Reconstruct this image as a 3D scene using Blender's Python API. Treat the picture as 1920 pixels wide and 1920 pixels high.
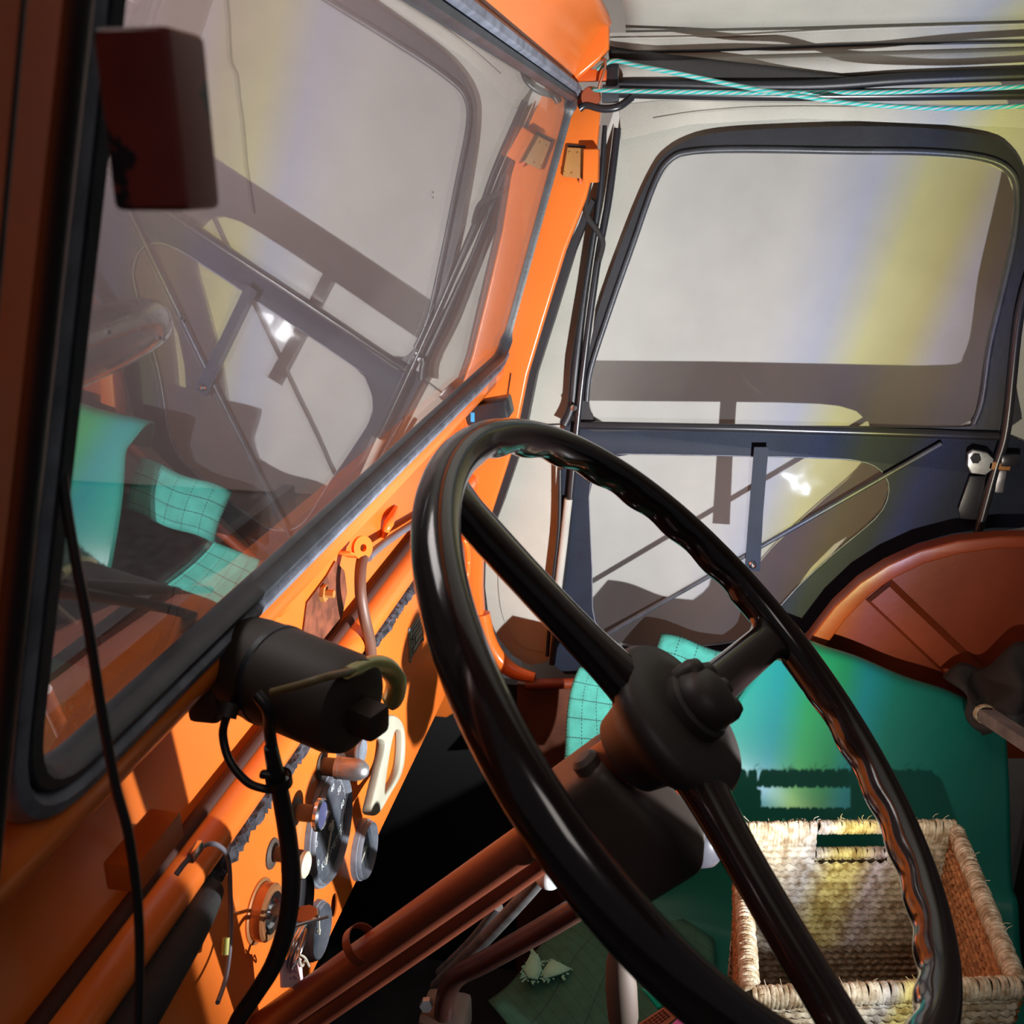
import bpy, bmesh, math, random
from mathutils import Vector, Matrix
random.seed(7)
PI = math.pi
V = Vector
for o in list(bpy.data.objects): bpy.data.objects.remove(o)
S = bpy.context.scene
COL = S.collection

# ---------------------------------------------------------------- camera
F = 1830.0                                    # focal length in pixels of the 1920 frame
cx_ = V((340, -630, F)).normalized()          # world X (across the cab) seen from the camera
_th = math.atan(630 / F)
cz_ = -V((0, math.cos(_th), math.sin(_th)))   # world up
cy_ = cz_.cross(cx_)                          # world Y (forward)
def ray(px, py):
    c = V((px - 960, py - 960, F))
    return V((cx_.dot(c), cy_.dot(c), cz_.dot(c)))
def atx(px, py, x): r = ray(px, py); return r * (x / r.x)
def aty(px, py, y): r = ray(px, py); return r * (y / r.y)
def atz(px, py, z): r = ray(px, py); return r * (z / r.z)
def atp(px, py, p0, n): r = ray(px, py); return r * (V(p0).dot(V(n)) / r.dot(V(n)))

cam_d = bpy.data.cameras.new('camera'); cam = bpy.data.objects.new('camera', cam_d); COL.objects.link(cam)
cam_d.sensor_width = 36; cam_d.lens = F / 1920 * 36; cam_d.clip_start = 0.01; cam_d.clip_end = 50
right = V((cx_.x, cy_.x, cz_.x)); down = V((cx_.y, cy_.y, cz_.y)); fwd = V((cx_.z, cy_.z, cz_.z))
cam.matrix_world = Matrix(((right.x, -down.x, -fwd.x, 0), (right.y, -down.y, -fwd.y, 0), (right.z, -down.z, -fwd.z, 0), (0, 0, 0, 1)))
cam_d.dof.use_dof = True; cam_d.dof.focus_distance = 0.95; cam_d.dof.aperture_fstop = 16.0
S.camera = cam

# ---------------------------------------------------------------- view, world, lights
S.view_settings.view_transform = 'Standard'; S.view_settings.look = 'None'
S.view_settings.exposure = 0.0; S.view_settings.gamma = 1.0; S.view_settings.use_curve_mapping = False
try:
    S.cycles.use_denoising = True; S.cycles.max_bounces = 8; S.cycles.transparent_max_bounces = 12
    S.cycles.sample_clamp_indirect = 3.0; S.cycles.caustics_reflective = False; S.cycles.caustics_refractive = False
except Exception: pass
w = bpy.data.worlds.new('garage_dark'); S.world = w; w.use_nodes = True
w.node_tree.nodes['Background'].inputs[0].default_value = (0.9, 0.9, 1.0, 1)
w.node_tree.nodes['Background'].inputs[1].default_value = 0.06

L0 = V((0.60, -0.29, -0.575))                  # the hand torch, held low in the driver's doorway
AX = V((-0.08, 0.965, 0.24)).normalized()     # normal of the right-hand edge of the beam
ld = bpy.data.lights.new('torch', 'SPOT'); lo = bpy.data.objects.new('torch', ld); COL.objects.link(lo)
lo.location = L0; lo.rotation_euler = V((1, 0.35, 0.3)).to_track_quat('-Z', 'Y').to_euler()
ld.spot_size = math.radians(168); ld.spot_blend = 0.15; ld.shadow_soft_size = 0.004; ld.energy = 68
ld.use_nodes = True
nt = ld.node_tree; N = nt.nodes; LK = nt.links
em = N['Emission']
geo = N.new('ShaderNodeNewGeometry')
def dotn(vec, sign):
    d = N.new('ShaderNodeVectorMath'); d.operation = 'DOT_PRODUCT'
    LK.new(geo.outputs['Incoming'], d.inputs[0]); d.inputs[1].default_value = tuple(sign * V(vec)); return d.outputs['Value']
SG = 1.0
cosv = dotn(AX, SG)
ac = N.new('ShaderNodeMath'); ac.operation = 'ARCSINE'; LK.new(cosv, ac.inputs[0])
mr = N.new('ShaderNodeMath'); mr.operation = 'MULTIPLY_ADD'; LK.new(ac.outputs[0], mr.inputs[0]); mr.inputs[1].default_value = -1 / math.radians(60); mr.inputs[2].default_value = .5
cr = N.new('ShaderNodeValToRGB'); LK.new(mr.outputs[0], cr.inputs[0])
el = cr.color_ramp.elements
prof = [(0.0, (1, 1, 1)), (22, (.97, .98, 1.0)), (26.5, (.66, .74, 1.0)), (30, (.84, .82, .34)), (33.5, (.60, .55, .26)), (36, (.43, .41, .56)), (39.5, (.30, .27, .22)), (43, (.21, .19, .165)), (49, (.13, .12, .105)), (59, (.11, .10, .09))]
el[0].position = 0; el[0].color = (*prof[0][1], 1); el[1].position = 1; el[1].color = (*prof[-1][1], 1)
for a, c in prof[1:-1]:
    e = el.new(a / 60); e.color = (*c, 1)
# beam cut off along a plane on the driver's side, within the lamp nodes
d1 = V((.46, .262, -.247)) - L0; d3 = V((.50, .31, -.589)) - L0
cut = d3.cross(d1).normalized()
if cut.x < 0: cut = -cut
cd = dotn(cut, SG)
st = N.new('ShaderNodeMapRange'); st.inputs['From Min'].default_value = -0.004; st.inputs['From Max'].default_value = 0.006
LK.new(cd, st.inputs['Value'])
BC = V((.78, .46, .42)).normalized()          # middle of the beam
a2 = N.new('ShaderNodeMath'); a2.operation = 'ARCCOSINE'; LK.new(dotn(BC, SG), a2.inputs[0])
a3 = N.new('ShaderNodeMath'); a3.operation = 'MULTIPLY'; a3.inputs[1].default_value = 1 / PI; LK.new(a2.outputs[0], a3.inputs[0])
fo = N.new('ShaderNodeFloatCurve'); LK.new(a3.outputs[0], fo.inputs['Value']); fc_ = fo.mapping.curves[0]
fc_.points[0].location = (0, 1); fc_.points[1].location = (1, .04)
for a, b in ((.15, 1), (.25, .76), (.30, .55), (.36, .38), (.45, .2), (.6, .04)): fc_.points.new(a, b)
fo.mapping.update()
ml_ = N.new('ShaderNodeMath'); ml_.operation = 'MULTIPLY'; LK.new(st.outputs['Result'], ml_.inputs[0]); LK.new(fo.outputs[0], ml_.inputs[1])
zf = N.new('ShaderNodeMapRange'); zf.inputs['From Min'].default_value = -.55; zf.inputs['From Max'].default_value = -.12; zf.inputs['To Min'].default_value = .14; LK.new(dotn((0, 0, 1), SG), zf.inputs['Value'])
m2_ = N.new('ShaderNodeMath'); m2_.operation = 'MULTIPLY'; LK.new(ml_.outputs[0], m2_.inputs[0]); LK.new(zf.outputs['Result'], m2_.inputs[1]); ml_ = m2_
LK.new(cr.outputs['Color'], em.inputs['Color']); LK.new(ml_.outputs[0], em.inputs['Strength'])

def area(name, loc, to, size, power, color):
    a = bpy.data.lights.new(name, 'AREA'); o = bpy.data.objects.new(name, a); COL.objects.link(o)
    o.location = loc; o.rotation_euler = (V(to) - V(loc)).to_track_quat('-Z', 'Y').to_euler()
    a.size = size; a.energy = power; a.color = color; return o
area('cab_fill', (-1.6, -1.2, 1.9), (0.8, 0.1, -0.3), 0.9, 10.5, (1, .90, .84))  # added fill with no visible source, lifts the unlit near parts
area('bonnet_fill', (.7, .70, .75), (.62, .98, -.6), .5, 26, (1, .93, .9))  # added light that brightens the bonnet behind the glass
area('veil_wall_fill', (3.0, 3.0, 2.2), (5.0, 2.8, .2), 1.4, 190, (1, .92, .92))  # added light for the wall that veils the windscreen

# ---------------------------------------------------------------- materials
def mat(name, color, rough=.5, metal=0, var=0.0, vscale=20, col2=None, bump=0.0, bscale=200, chips=None, coat=0.0, spec=.5, cth=.68, cscale=9):
    m = bpy.data.materials.new(name); m.use_nodes = True; n = m.node_tree.nodes; l = m.node_tree.links
    b = n['Principled BSDF']; b.inputs['Roughness'].default_value = rough; b.inputs['Metallic'].default_value = metal
    b.inputs['Coat Weight'].default_value = coat; b.inputs['Specular IOR Level'].default_value = spec
    tc = n.new('ShaderNodeTexCoord')
    base = None
    c2 = col2 or tuple(c * (1 - var) for c in color)
    nz = n.new('ShaderNodeTexNoise'); nz.inputs['Scale'].default_value = vscale; nz.inputs['Detail'].default_value = 6
    l.new(tc.outputs['Object'], nz.inputs['Vector'])
    mx = n.new('ShaderNodeMix'); mx.data_type = 'RGBA'
    mx.inputs['A'].default_value = (*c2, 1); mx.inputs['B'].default_value = (*color, 1)
    mp = n.new('ShaderNodeMapRange'); mp.inputs['From Min'].default_value = .35; mp.inputs['From Max'].default_value = .65
    l.new(nz.outputs['Fac'], mp.inputs['Value']); l.new(mp.outputs['Result'], mx.inputs['Factor']); base = mx.outputs['Result']
    if chips:
        cn = n.new('ShaderNodeTexNoise'); cn.inputs['Scale'].default_value = cscale; cn.inputs['Detail'].default_value = 9; cn.inputs['Roughness'].default_value = .62
        l.new(tc.outputs['Object'], cn.inputs['Vector'])
        cm = n.new('ShaderNodeMapRange'); cm.inputs['From Min'].default_value = cth; cm.inputs['From Max'].default_value = cth + .012
        l.new(cn.outputs['Fac'], cm.inputs['Value'])
        m2 = n.new('ShaderNodeMix'); m2.data_type = 'RGBA'; l.new(base, m2.inputs['A']); m2.inputs['B'].default_value = (*chips, 1)
        l.new(cm.outputs['Result'], m2.inputs['Factor']); base = m2.outputs['Result']
    l.new(base, b.inputs['Base Color'])
    if bump:
        bn = n.new('ShaderNodeTexNoise'); bn.inputs['Scale'].default_value = bscale; bn.inputs['Detail'].default_value = 4
        l.new(tc.outputs['Object'], bn.inputs['Vector'])
        bp = n.new('ShaderNodeBump'); bp.inputs['Strength'].default_value = bump; bp.inputs['Distance'].default_value = .002
        l.new(bn.outputs['Fac'], bp.inputs['Height']); l.new(bp.outputs['Normal'], b.inputs['Normal'])
    return m

def grid_mat(name, color, line, pitch, wid, rough=.8, axes=(0, 1), soft=0.35):
    """woven sheet with dashed stitch lines in a grid; uses UV in metres"""
    m = mat(name, color, rough, var=.22, vscale=60, bump=.5, bscale=900); n = m.node_tree.nodes; l = m.node_tree.links
    b = n['Principled BSDF']; uv = n.new('ShaderNodeUVMap'); sep = n.new('ShaderNodeSeparateXYZ'); l.new(uv.outputs['UV'], sep.inputs[0])
    def math_(op, a, bb=None, c=None):
        q = n.new('ShaderNodeMath'); q.operation = op
        for i, s in enumerate((a, bb, c)):
            if s is None: continue
            if isinstance(s, (int, float)): q.inputs[i].default_value = s
            else: l.new(s, q.inputs[i])
        return q.outputs[0]
    def line_(a, other, dash):
        fr = math_('FRACT', math_('DIVIDE', a, pitch)); k = math_('LESS_THAN', fr, wid / pitch)
        d = math_('LESS_THAN', math_('FRACT', math_('DIVIDE', other, .0045)), dash)
        return math_('MULTIPLY', k, d)
    mask = math_('MAXIMUM', line_(sep.outputs[0], sep.outputs[1], .55), line_(sep.outputs[1], sep.outputs[0], .85))
    mx = n.new('ShaderNodeMix'); mx.data_type = 'RGBA'
    src = b.inputs['Base Color'].links[0].from_socket
    l.new(src, mx.inputs['A']); mx.inputs['B'].default_value = (*line, 1); l.new(mask, mx.inputs['Factor']); l.new(mx.outputs['Result'], b.inputs['Base Color'])
    return m

def pane_mat(name, trans, gloss, haze, hcol, rough, bump=0.0, bscale=6, film=0.0):
    m = bpy.data.materials.new(name); m.use_nodes = True; n = m.node_tree.nodes; l = m.node_tree.links
    n.remove(n['Principled BSDF']); out = n['Material Output']
    t = n.new('ShaderNodeBsdfTransparent'); g = n.new('ShaderNodeBsdfGlossy'); g.inputs['Roughness'].default_value = rough
    d = n.new('ShaderNodeBsdfDiffuse'); d.inputs['Color'].default_value = (*hcol, 1)
    tc = n.new('ShaderNodeTexCoord')
    if bump:
        bn = n.new('ShaderNodeTexNoise'); bn.inputs['Scale'].default_value = bscale; bn.inputs['Detail'].default_value = 2
        l.new(tc.outputs['Object'], bn.inputs['Vector']); bp = n.new('ShaderNodeBump'); bp.inputs['Strength'].default_value = bump; bp.inputs['Distance'].default_value = .01
        l.new(bn.outputs['Fac'], bp.inputs['Height']); l.new(bp.outputs['Normal'], g.inputs['Normal'])
    m1 = n.new('ShaderNodeMixShader'); l.new(t.outputs[0], m1.inputs[1]); l.new(g.outputs[0], m1.inputs[2]); m1.inputs[0].default_value = gloss / (trans + gloss)
    if film:
        g2 = n.new('ShaderNodeBsdfGlossy'); g2.inputs['Roughness'].default_value = .34; g2.inputs['Color'].default_value = (.95, .84, .84, 1); m0 = n.new('ShaderNodeMixShader'); m0.inputs[0].default_value = film; l.new(m1.outputs[0], m0.inputs[1]); l.new(g2.outputs[0], m0.inputs[2]); m1 = m0
    m2 = n.new('ShaderNodeMixShader'); l.new(m1.outputs[0], m2.inputs[1]); l.new(d.outputs[0], m2.inputs[2])
    hz = n.new('ShaderNodeTexNoise'); hz.inputs['Scale'].default_value = 3.5; hz.inputs['Detail'].default_value = 5
    l.new(tc.outputs['Object'], hz.inputs['Vector'])
    mp = n.new('ShaderNodeMapRange'); mp.inputs['From Min'].default_value = .3; mp.inputs['From Max'].default_value = .7
    mp.inputs['To Min'].default_value = haze * .75; mp.inputs['To Max'].default_value = haze * 1.25
    l.new(hz.outputs['Fac'], mp.inputs['Value']); l.new(mp.outputs['Result'], m2.inputs[0])
    l.new(m2.outputs[0], out.inputs['Surface']); return m

ORANGE = mat('orange_paint', (.80, .178, .026), .25, var=.12, vscale=5, chips=(.16, .15, .17), cth=.70, cscale=12, bump=.06, bscale=60)
ORANGE_D = mat('orange_paint_worn', (.74, .12, .012), .42, var=.3, vscale=7, chips=(.05, .04, .04), cth=.69, cscale=25, bump=.12, bscale=50)
BRACKET = mat('brown_steel_plate', (.42, .19, .05), .5, var=.3)
RUBBER = mat('grey_black_rubber', (.045, .05, .062), .42, var=.4, vscale=40, bump=.1, bscale=300)
RUBBER_G = mat('dusty_grey_rubber', (.19, .21, .27), .6, var=.45, vscale=50, bump=.2, bscale=300)
BLACK = mat('black_rubber_seal', (.012, .013, .018), .45, var=.3, bump=.1, bscale=100)
VINYL = mat('navy_black_vinyl', (.013, .018, .033), .6, spec=.2, var=.2, bump=.22, bscale=700)
CANVAS = mat('beige_canvas', (.45, .445, .395), .85, var=.14, vscale=9, bump=.35, bscale=700, chips=(.2, .19, .15), cth=.74, cscale=30)
CANVAS_D = mat('beige_canvas_fold', (.42, .41, .37), .85, var=.2, vscale=12, bump=.35, bscale=700)
WALL = mat('beige_tarpaulin', (.455, .445, .415), .8, var=.08, vscale=14, bump=.08, bscale=300)
BLACKMETAL = mat('black_painted_tube', (.02, .02, .025), .28, var=.2)
CLOTHBLK = mat('black_webbing', (.018, .017, .016), .85, bump=.4, bscale=500)
BAKELITE = mat('dark_brown_bakelite', (.016, .010, .010), .16, var=.3, vscale=30, coat=.4)
MOTORB = mat('brown_black_plastic', (.035, .024, .017), .6, var=.3)
CHROME = mat('chrome', (.62, .63, .68), .18, metal=1, var=.2)
ALU = mat('dull_aluminium', (.42, .41, .42), .42, metal=.85, var=.35, vscale=60, bump=.15, bscale=150)
BRASS = mat('brass_tube_green_cast', (.50, .54, .20), .3, metal=.35, var=.4)  # green-yellow cast from the beam's edge mixed into the brass
DIAL = mat('grey_blue_dial', (.020, .028, .042), .6, var=.6, vscale=90, col2=(.05, .062, .08))
DIALW = mat('pale_dial_print', (.55, .6, .6), .6)
GREYRING = mat('grey_gauge_ring', (.17, .19, .23), .45, var=.35, vscale=80)
CREAM = mat('cream_plastic', (.62, .60, .44), .4, var=.1)
WHITEP = mat('off_white_plastic', (.52, .50, .40), .38, var=.15)
REDP = mat('red_plastic', (.75, .02, .05), .35)
PURPLE = mat('dark_violet_cap', (.07, .075, .16), .3, var=.3)
PINK = mat('pink_tag_card', (.80, .52, .56), .8, var=.1)
FOAM = mat('torn_grey_foam', (.060, .056, .075), .9, col2=(.006, .005, .005), vscale=110, bump=1, bscale=260)
COLUMN = mat('red_brown_column_paint', (.20, .05, .025), .4, var=.3, vscale=12, bump=.1, bscale=60)
COLBROWN = mat('brown_column_housing', (.072, .052, .042), .5, var=.25)
GREEN = mat('glossy_green_vinyl', (.010, .18, .14), .36, var=.18, vscale=6, spec=.3, chips=(.4, .5, .48), cth=.735, cscale=30, bump=.08, bscale=9)
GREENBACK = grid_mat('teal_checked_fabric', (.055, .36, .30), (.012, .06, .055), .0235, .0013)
GREEN_SHADE = grid_mat('teal_grid_fabric_shaded', (.035, .16, .11), (.01, .05, .04), .03, .0012)  # darker version of the teal grid fabric, shade painted in
FRAY = mat('frayed_teal_fleece', (.30, .75, .62), .9, bump=.6, bscale=500)
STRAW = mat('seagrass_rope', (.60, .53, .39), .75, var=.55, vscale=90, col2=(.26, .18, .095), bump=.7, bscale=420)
STRAW_SHADE = mat('seagrass_shaded_side', (.50, .25, .10), .85, var=.5, vscale=110, col2=(.22, .09, .03), bump=.8, bscale=420)  # darker seagrass: shade and orange bounce of the unlit sides painted in
FLOORM = mat('dark_floor_mat', (.06, .06, .066), .8, var=.5, vscale=14, bump=.3, bscale=90)
WIRE = mat('black_cable', (.014, .012, .013), .42)
WIREG = mat('grey_cable', (.16, .15, .18), .5, var=.2)
HOODM = mat('orange_bonnet_paint', (.42, .15, .11), .35, var=.2)
CORD = mat('teal_elastic_cord', (.04, .42, .40), .7)
def cord_tex(m):
    n = m.node_tree.nodes; l = m.node_tree.links; b = n['Principled BSDF']
    uv = n.new('ShaderNodeUVMap'); w_ = n.new('ShaderNodeTexWave'); w_.inputs['Scale'].default_value = 1.0; w_.bands_direction = 'DIAGONAL'
    mpn = n.new('ShaderNodeMapping'); mpn.inputs['Scale'].default_value = (46, 2.2, 1); l.new(uv.outputs['UV'], mpn.inputs[0]); l.new(mpn.outputs[0], w_.inputs[0])
    c = n.new('ShaderNodeValToRGB'); l.new(w_.outputs['Fac'], c.inputs[0]); e = c.color_ramp.elements
    e[0].color = (.02, .36, .34, 1); e[1].position = .95; e[1].color = (.45, .5, .5, 1); x = e.new(.55); x.color = (.03, .50, .48, 1); x = e.new(.8); x.color = (.35, .16, .14, 1)
    l.new(c.outputs['Color'], b.inputs['Base Color'])
cord_tex(CORD)
GLASS = pane_mat('dusty_windscreen_glass', .46, .54, .012, (.50, .44, .43), .010, bump=.02, bscale=3, film=.02)
PLASTIC = pane_mat('scratched_clear_plastic', .965, .035, .07, (.50, .48, .50), .045, bump=.35, bscale=9)
LENS = pane_mat('gauge_glass', .93, .07, .05, (.4, .4, .45), .05)

# ---------------------------------------------------------------- mesh helpers
def finish(name, bm, m, parent=None, smooth=35, sub=0):
    me = bpy.data.meshes.new(name); bmesh.ops.recalc_face_normals(bm, faces=bm.faces) if not getattr(bm, 'keep', 0) else None
    bm.to_mesh(me); bm.free()
    for ms in (m if isinstance(m, (list, tuple)) else [m]): me.materials.append(ms)
    o = bpy.data.objects.new(name, me); COL.objects.link(o)
    if smooth:
        for p in me.polygons: p.use_smooth = True
        a = math.radians(smooth)
        bmm = bmesh.new(); bmm.from_mesh(me)
        for e in bmm.edges:
            if len(e.link_faces) == 2 and e.calc_face_angle(0) > a: e.smooth = False
        bmm.to_mesh(me); bmm.free()
    if sub:
        md = o.modifiers.new('sub', 'SUBSURF'); md.levels = sub; md.render_levels = sub
    if parent:
        o.parent = parent; o.matrix_parent_inverse = root_inv(parent)
    return o
def root_inv(p):
    mm = Matrix.Identity(4); q = p
    chain = []
    while q: chain.append(q); q = q.parent
    for q in reversed(chain): mm = mm @ (q.matrix_parent_inverse if q.parent else Matrix.Identity(4)) @ Matrix.Translation(q.location)
    return mm.inverted()
def thing(name, label, cat, loc, group=None):
    o = bpy.data.objects.new(name, None); COL.objects.link(o); o.location = loc; o.empty_display_size = .05
    o['label'] = label; o['category'] = cat
    if group: o['group'] = group
    return o
def tag(o, label, cat, group=None):
    o['label'] = label; o['category'] = cat
    if group: o['group'] = group
    return o
def struct(o): o['kind'] = 'structure'; return o

def catmull(pts, n=6, closed=False):
    pts = [V(p) for p in pts]; out = []; k = len(pts)
    if k < 3: return pts
    rng = range(k) if closed else range(k - 1)
    for i in rng:
        if closed: p0, p1, p2, p3 = pts[i - 1], pts[i], pts[(i + 1) % k], pts[(i + 2) % k]
        else: p0, p1, p2, p3 = pts[max(i - 1, 0)], pts[i], pts[i + 1], pts[min(i + 2, k - 1)]
        for j in range(n):
            t = j / n
            out.append(.5 * ((2 * p1) + (-p0 + p2) * t + (2 * p0 - 5 * p1 + 4 * p2 - p3) * t * t + (-p0 + 3 * p1 - 3 * p2 + p3) * t ** 3))
    if not closed: out.append(pts[-1])
    return out
def sweep(bm, pts, rad, seg=12, closed=False, sect=None, up=None, caps=True, roundcap=False):
    """sweep a round or given section [(a,b)..] along pts; rad may be a list"""
    pts = [V(p) for p in pts]; k = len(pts)
    uvl = bm.loops.layers.uv.verify()
    rads = rad if isinstance(rad, (list, tuple)) else [rad] * k
    rings = []; prev = None; dist = 0; D = []
    for i, p in enumerate(pts):
        if closed: t = pts[(i + 1) % k] - pts[i - 1]
        else: t = pts[min(i + 1, k - 1)] - pts[max(i - 1, 0)]
        t.normalize()
        if up is not None: n = V(up) - t * t.dot(V(up))
        elif prev is None:
            n = V((0, 0, 1)) - t * t.z
            if n.length < .1: n = V((0, 1, 0)) - t * t.y
        else: n = prev - t * t.dot(prev)
        n.normalize(); prev = n; b = t.cross(n)
        if i: dist += (p - pts[i - 1]).length
        D.append(dist)
        if sect: ring = [bm.verts.new(p + n * (s[0] * rads[i]) + b * (s[1] * rads[i])) for s in sect]
        else: ring = [bm.verts.new(p + (n * math.cos(2 * PI * j / seg) + b * math.sin(2 * PI * j / seg)) * rads[i]) for j in range(seg)]
        rings.append(ring)
    m = len(rings[0])
    for i in range(k if closed else k - 1):
        a, b = rings[i], rings[(i + 1) % k]
        for j in range(m):
            f = bm.faces.new((a[j], a[(j + 1) % m], b[(j + 1) % m], b[j]))
            d0 = D[i]; d1 = D[i + 1] if i + 1 < k else D[i] + .01
            for lp, (uu, vv) in zip(f.loops, ((d0, j / m), (d0, (j + 1) / m), (d1, (j + 1) / m), (d1, j / m))): lp[uvl].uv = (uu, vv)
    if not closed and caps:
        bm.faces.new(rings[0]); bm.faces.new(rings[-1])
    return bm
def tube(name, pts, r, m, parent=None, seg=12, smooth_n=6, **kw):
    bm = bmesh.new(); p = catmull(pts, smooth_n, kw.get('closed', False)) if smooth_n > 1 else pts
    if isinstance(r, (list, tuple)):
        k = len(r); r = [r[min(int(i / (len(p) - 1) * (k - 1)), k - 2)] * (1 - (i / (len(p) - 1) * (k - 1)) + min(int(i / (len(p) - 1) * (k - 1)), k - 2)) + r[min(int(i / (len(p) - 1) * (k - 1)), k - 2) + 1] * ((i / (len(p) - 1) * (k - 1)) - min(int(i / (len(p) - 1) * (k - 1)), k - 2)) for i in range(len(p))]
    sweep(bm, p, r, seg, **kw); return finish(name, bm, m, parent, 50)
def frame_of(axis):
    a = V(axis).normalized(); n = V((0, 0, 1)) if abs(a.z) < .9 else V((1, 0, 0)); u = n.cross(a).normalized(); v = a.cross(u); return a, u, v
def lathe(bm, prof, org, axis, seg=36):
    """prof: [(r, h)] turned round axis through org"""
    a, u, v = frame_of(axis); org = V(org); rings = []
    for r, h in prof:
        if r < 1e-6: rings.append([bm.verts.new(org + a * h)])
        else: rings.append([bm.verts.new(org + a * h + (u * math.cos(2 * PI * j / seg) + v * math.sin(2 * PI * j / seg)) * r) for j in range(seg)])
    for A, B in zip(rings, rings[1:]):
        if len(A) == 1 and len(B) == 1: continue
        for j in range(seg):
            k = (j + 1) % seg
            if len(A) == 1: bm.faces.new((A[0], B[j], B[k]))
            elif len(B) == 1: bm.faces.new((A[j], A[k], B[0]))
            else: bm.faces.new((A[j], A[k], B[k], B[j]))
    return bm
def turned(name, prof, org, axis, m, parent=None, seg=36, smooth=35):
    return finish(name, lathe(bmesh.new(), prof, org, axis, seg), m, parent, smooth)
def box(bm, c, s, rot=None, bev=0.0, seg=2):
    b2 = bmesh.new(); bmesh.ops.create_cube(b2, size=1)
    for v in b2.verts: v.co = V((v.co.x * s[0], v.co.y * s[1], v.co.z * s[2]))
    if bev: bmesh.ops.bevel(b2, geom=b2.edges[:], offset=bev, segments=seg, affect='EDGES', profile=.6)
    M = Matrix.Translation(V(c)) @ (rot.to_4x4() if rot else Matrix.Identity(4)); b2.transform(M)
    me = bpy.data.meshes.new('t'); b2.to_mesh(me); b2.free(); bm.from_mesh(me); bpy.data.meshes.remove(me); return bm
def boxo(name, c, s, m, parent=None, rot=None, bev=.002): return finish(name, box(bmesh.new(), c, s, rot, bev), m, parent)
def axes_rot(x, y, z): return Matrix((x, y, z)).transposed()
def plate(name, outer, holes, org, U, Vv, thick, m, parent=None, bev=0.0, smooth=35):
    """flat plate with holes: loops in (u,v) metres about org; thickness centred on the plane"""
    cu = bpy.data.curves.new('c', 'CURVE'); cu.dimensions = '2D'; cu.fill_mode = 'BOTH'; cu.extrude = max(thick / 2 - bev, 1e-5); cu.bevel_depth = bev; cu.bevel_resolution = 2
    if bev: cu.offset = -bev
    for lp in [outer] + list(holes):
        s = cu.splines.new('POLY'); s.points.add(len(lp) - 1); s.use_cyclic_u = True
        for p, q in zip(s.points, lp): p.co = (q[0], q[1], 0, 1)
    t = bpy.data.objects.new('t', cu); COL.objects.link(t)
    dg = bpy.context.evaluated_depsgraph_get(); me = bpy.data.meshes.new_from_object(t.evaluated_get(dg)); bpy.data.objects.remove(t)
    U = V(U).normalized(); Vv = V(Vv).normalized(); W = U.cross(Vv)
    M = Matrix.Translation(V(org)) @ Matrix(((U.x, Vv.x, W.x), (U.y, Vv.y, W.y), (U.z, Vv.z, W.z))).to_4x4()
    me.transform(M); bm = bmesh.new(); bm.from_mesh(me); bpy.data.meshes.remove(me)
    bmesh.ops.remove_doubles(bm, verts=bm.verts, dist=1e-6)
    return finish(name, bm, m, parent, smooth)
def smooth2(pts, n=4): return [(p.x, p.y) for p in catmull([V((a, b, 0)) for a, b in pts], n, True)]
def rounded(pts, r, n=5):
    """round the corners of a polygon"""
    out = []; k = len(pts)
    for i in range(k):
        p = V(pts[i][:2] + (0,)) if isinstance(pts[i], tuple) else V((pts[i][0], pts[i][1], 0)); a = V((pts[i - 1][0], pts[i - 1][1], 0)); b = V((pts[(i + 1) % k][0], pts[(i + 1) % k][1], 0))
        rr = r[i] if isinstance(r, (list, tuple)) else r
        da = (a - p); db = (b - p); rr = min(rr, da.length * .45, db.length * .45); s = p + da.normalized() * rr; e = p + db.normalized() * rr
        for j in range(n + 1):
            t = j / n; q = s * (1 - t) ** 2 + p * 2 * t * (1 - t) + e * t * t; out.append((q.x, q.y))
    return out
def doorpx(pts, x):                            # pixel outline -> (u,v) metres on the plane X = x, u towards the rear
    return [(-atx(a, b, x).y, atx(a, b, x).z) for a, b in pts]
def xplate(name, outer, holes, x, thick, m, parent=None, bev=0, sm=0, rnd=0):
    f = (lambda l: smooth2(l, sm)) if sm else ((lambda l: rounded(l, rnd)) if rnd else (lambda l: l))
    return plate(name, f(doorpx(outer, x)), [f(doorpx(h, x)) for h in holes], (x, 0, 0), (0, -1, 0), (0, 0, 1), thick, m, parent, bev)
def surf(name, fn, nu, nv, m, parent=None, thick=0.0, smooth=60, uvs=None):
    bm = bmesh.new(); uvl = bm.loops.layers.uv.verify()
    g = [[bm.verts.new(fn(i / nu, j / nv)) for j in range(nv + 1)] for i in range(nu + 1)]
    for i in range(nu):
        for j in range(nv):
            f = bm.faces.new((g[i][j], g[i + 1][j], g[i + 1][j + 1], g[i][j + 1]))
            if uvs:
                for lp, (a, b) in zip(f.loops, ((i, j), (i + 1, j), (i + 1, j + 1), (i, j + 1))): lp[uvl].uv = (a / nu * uvs[0], b / nv * uvs[1])
    o = finish(name, bm, m, parent, smooth)
    if thick: md = o.modifiers.new('solid', 'SOLIDIFY'); md.thickness = thick; md.offset = 0
    return o
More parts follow.
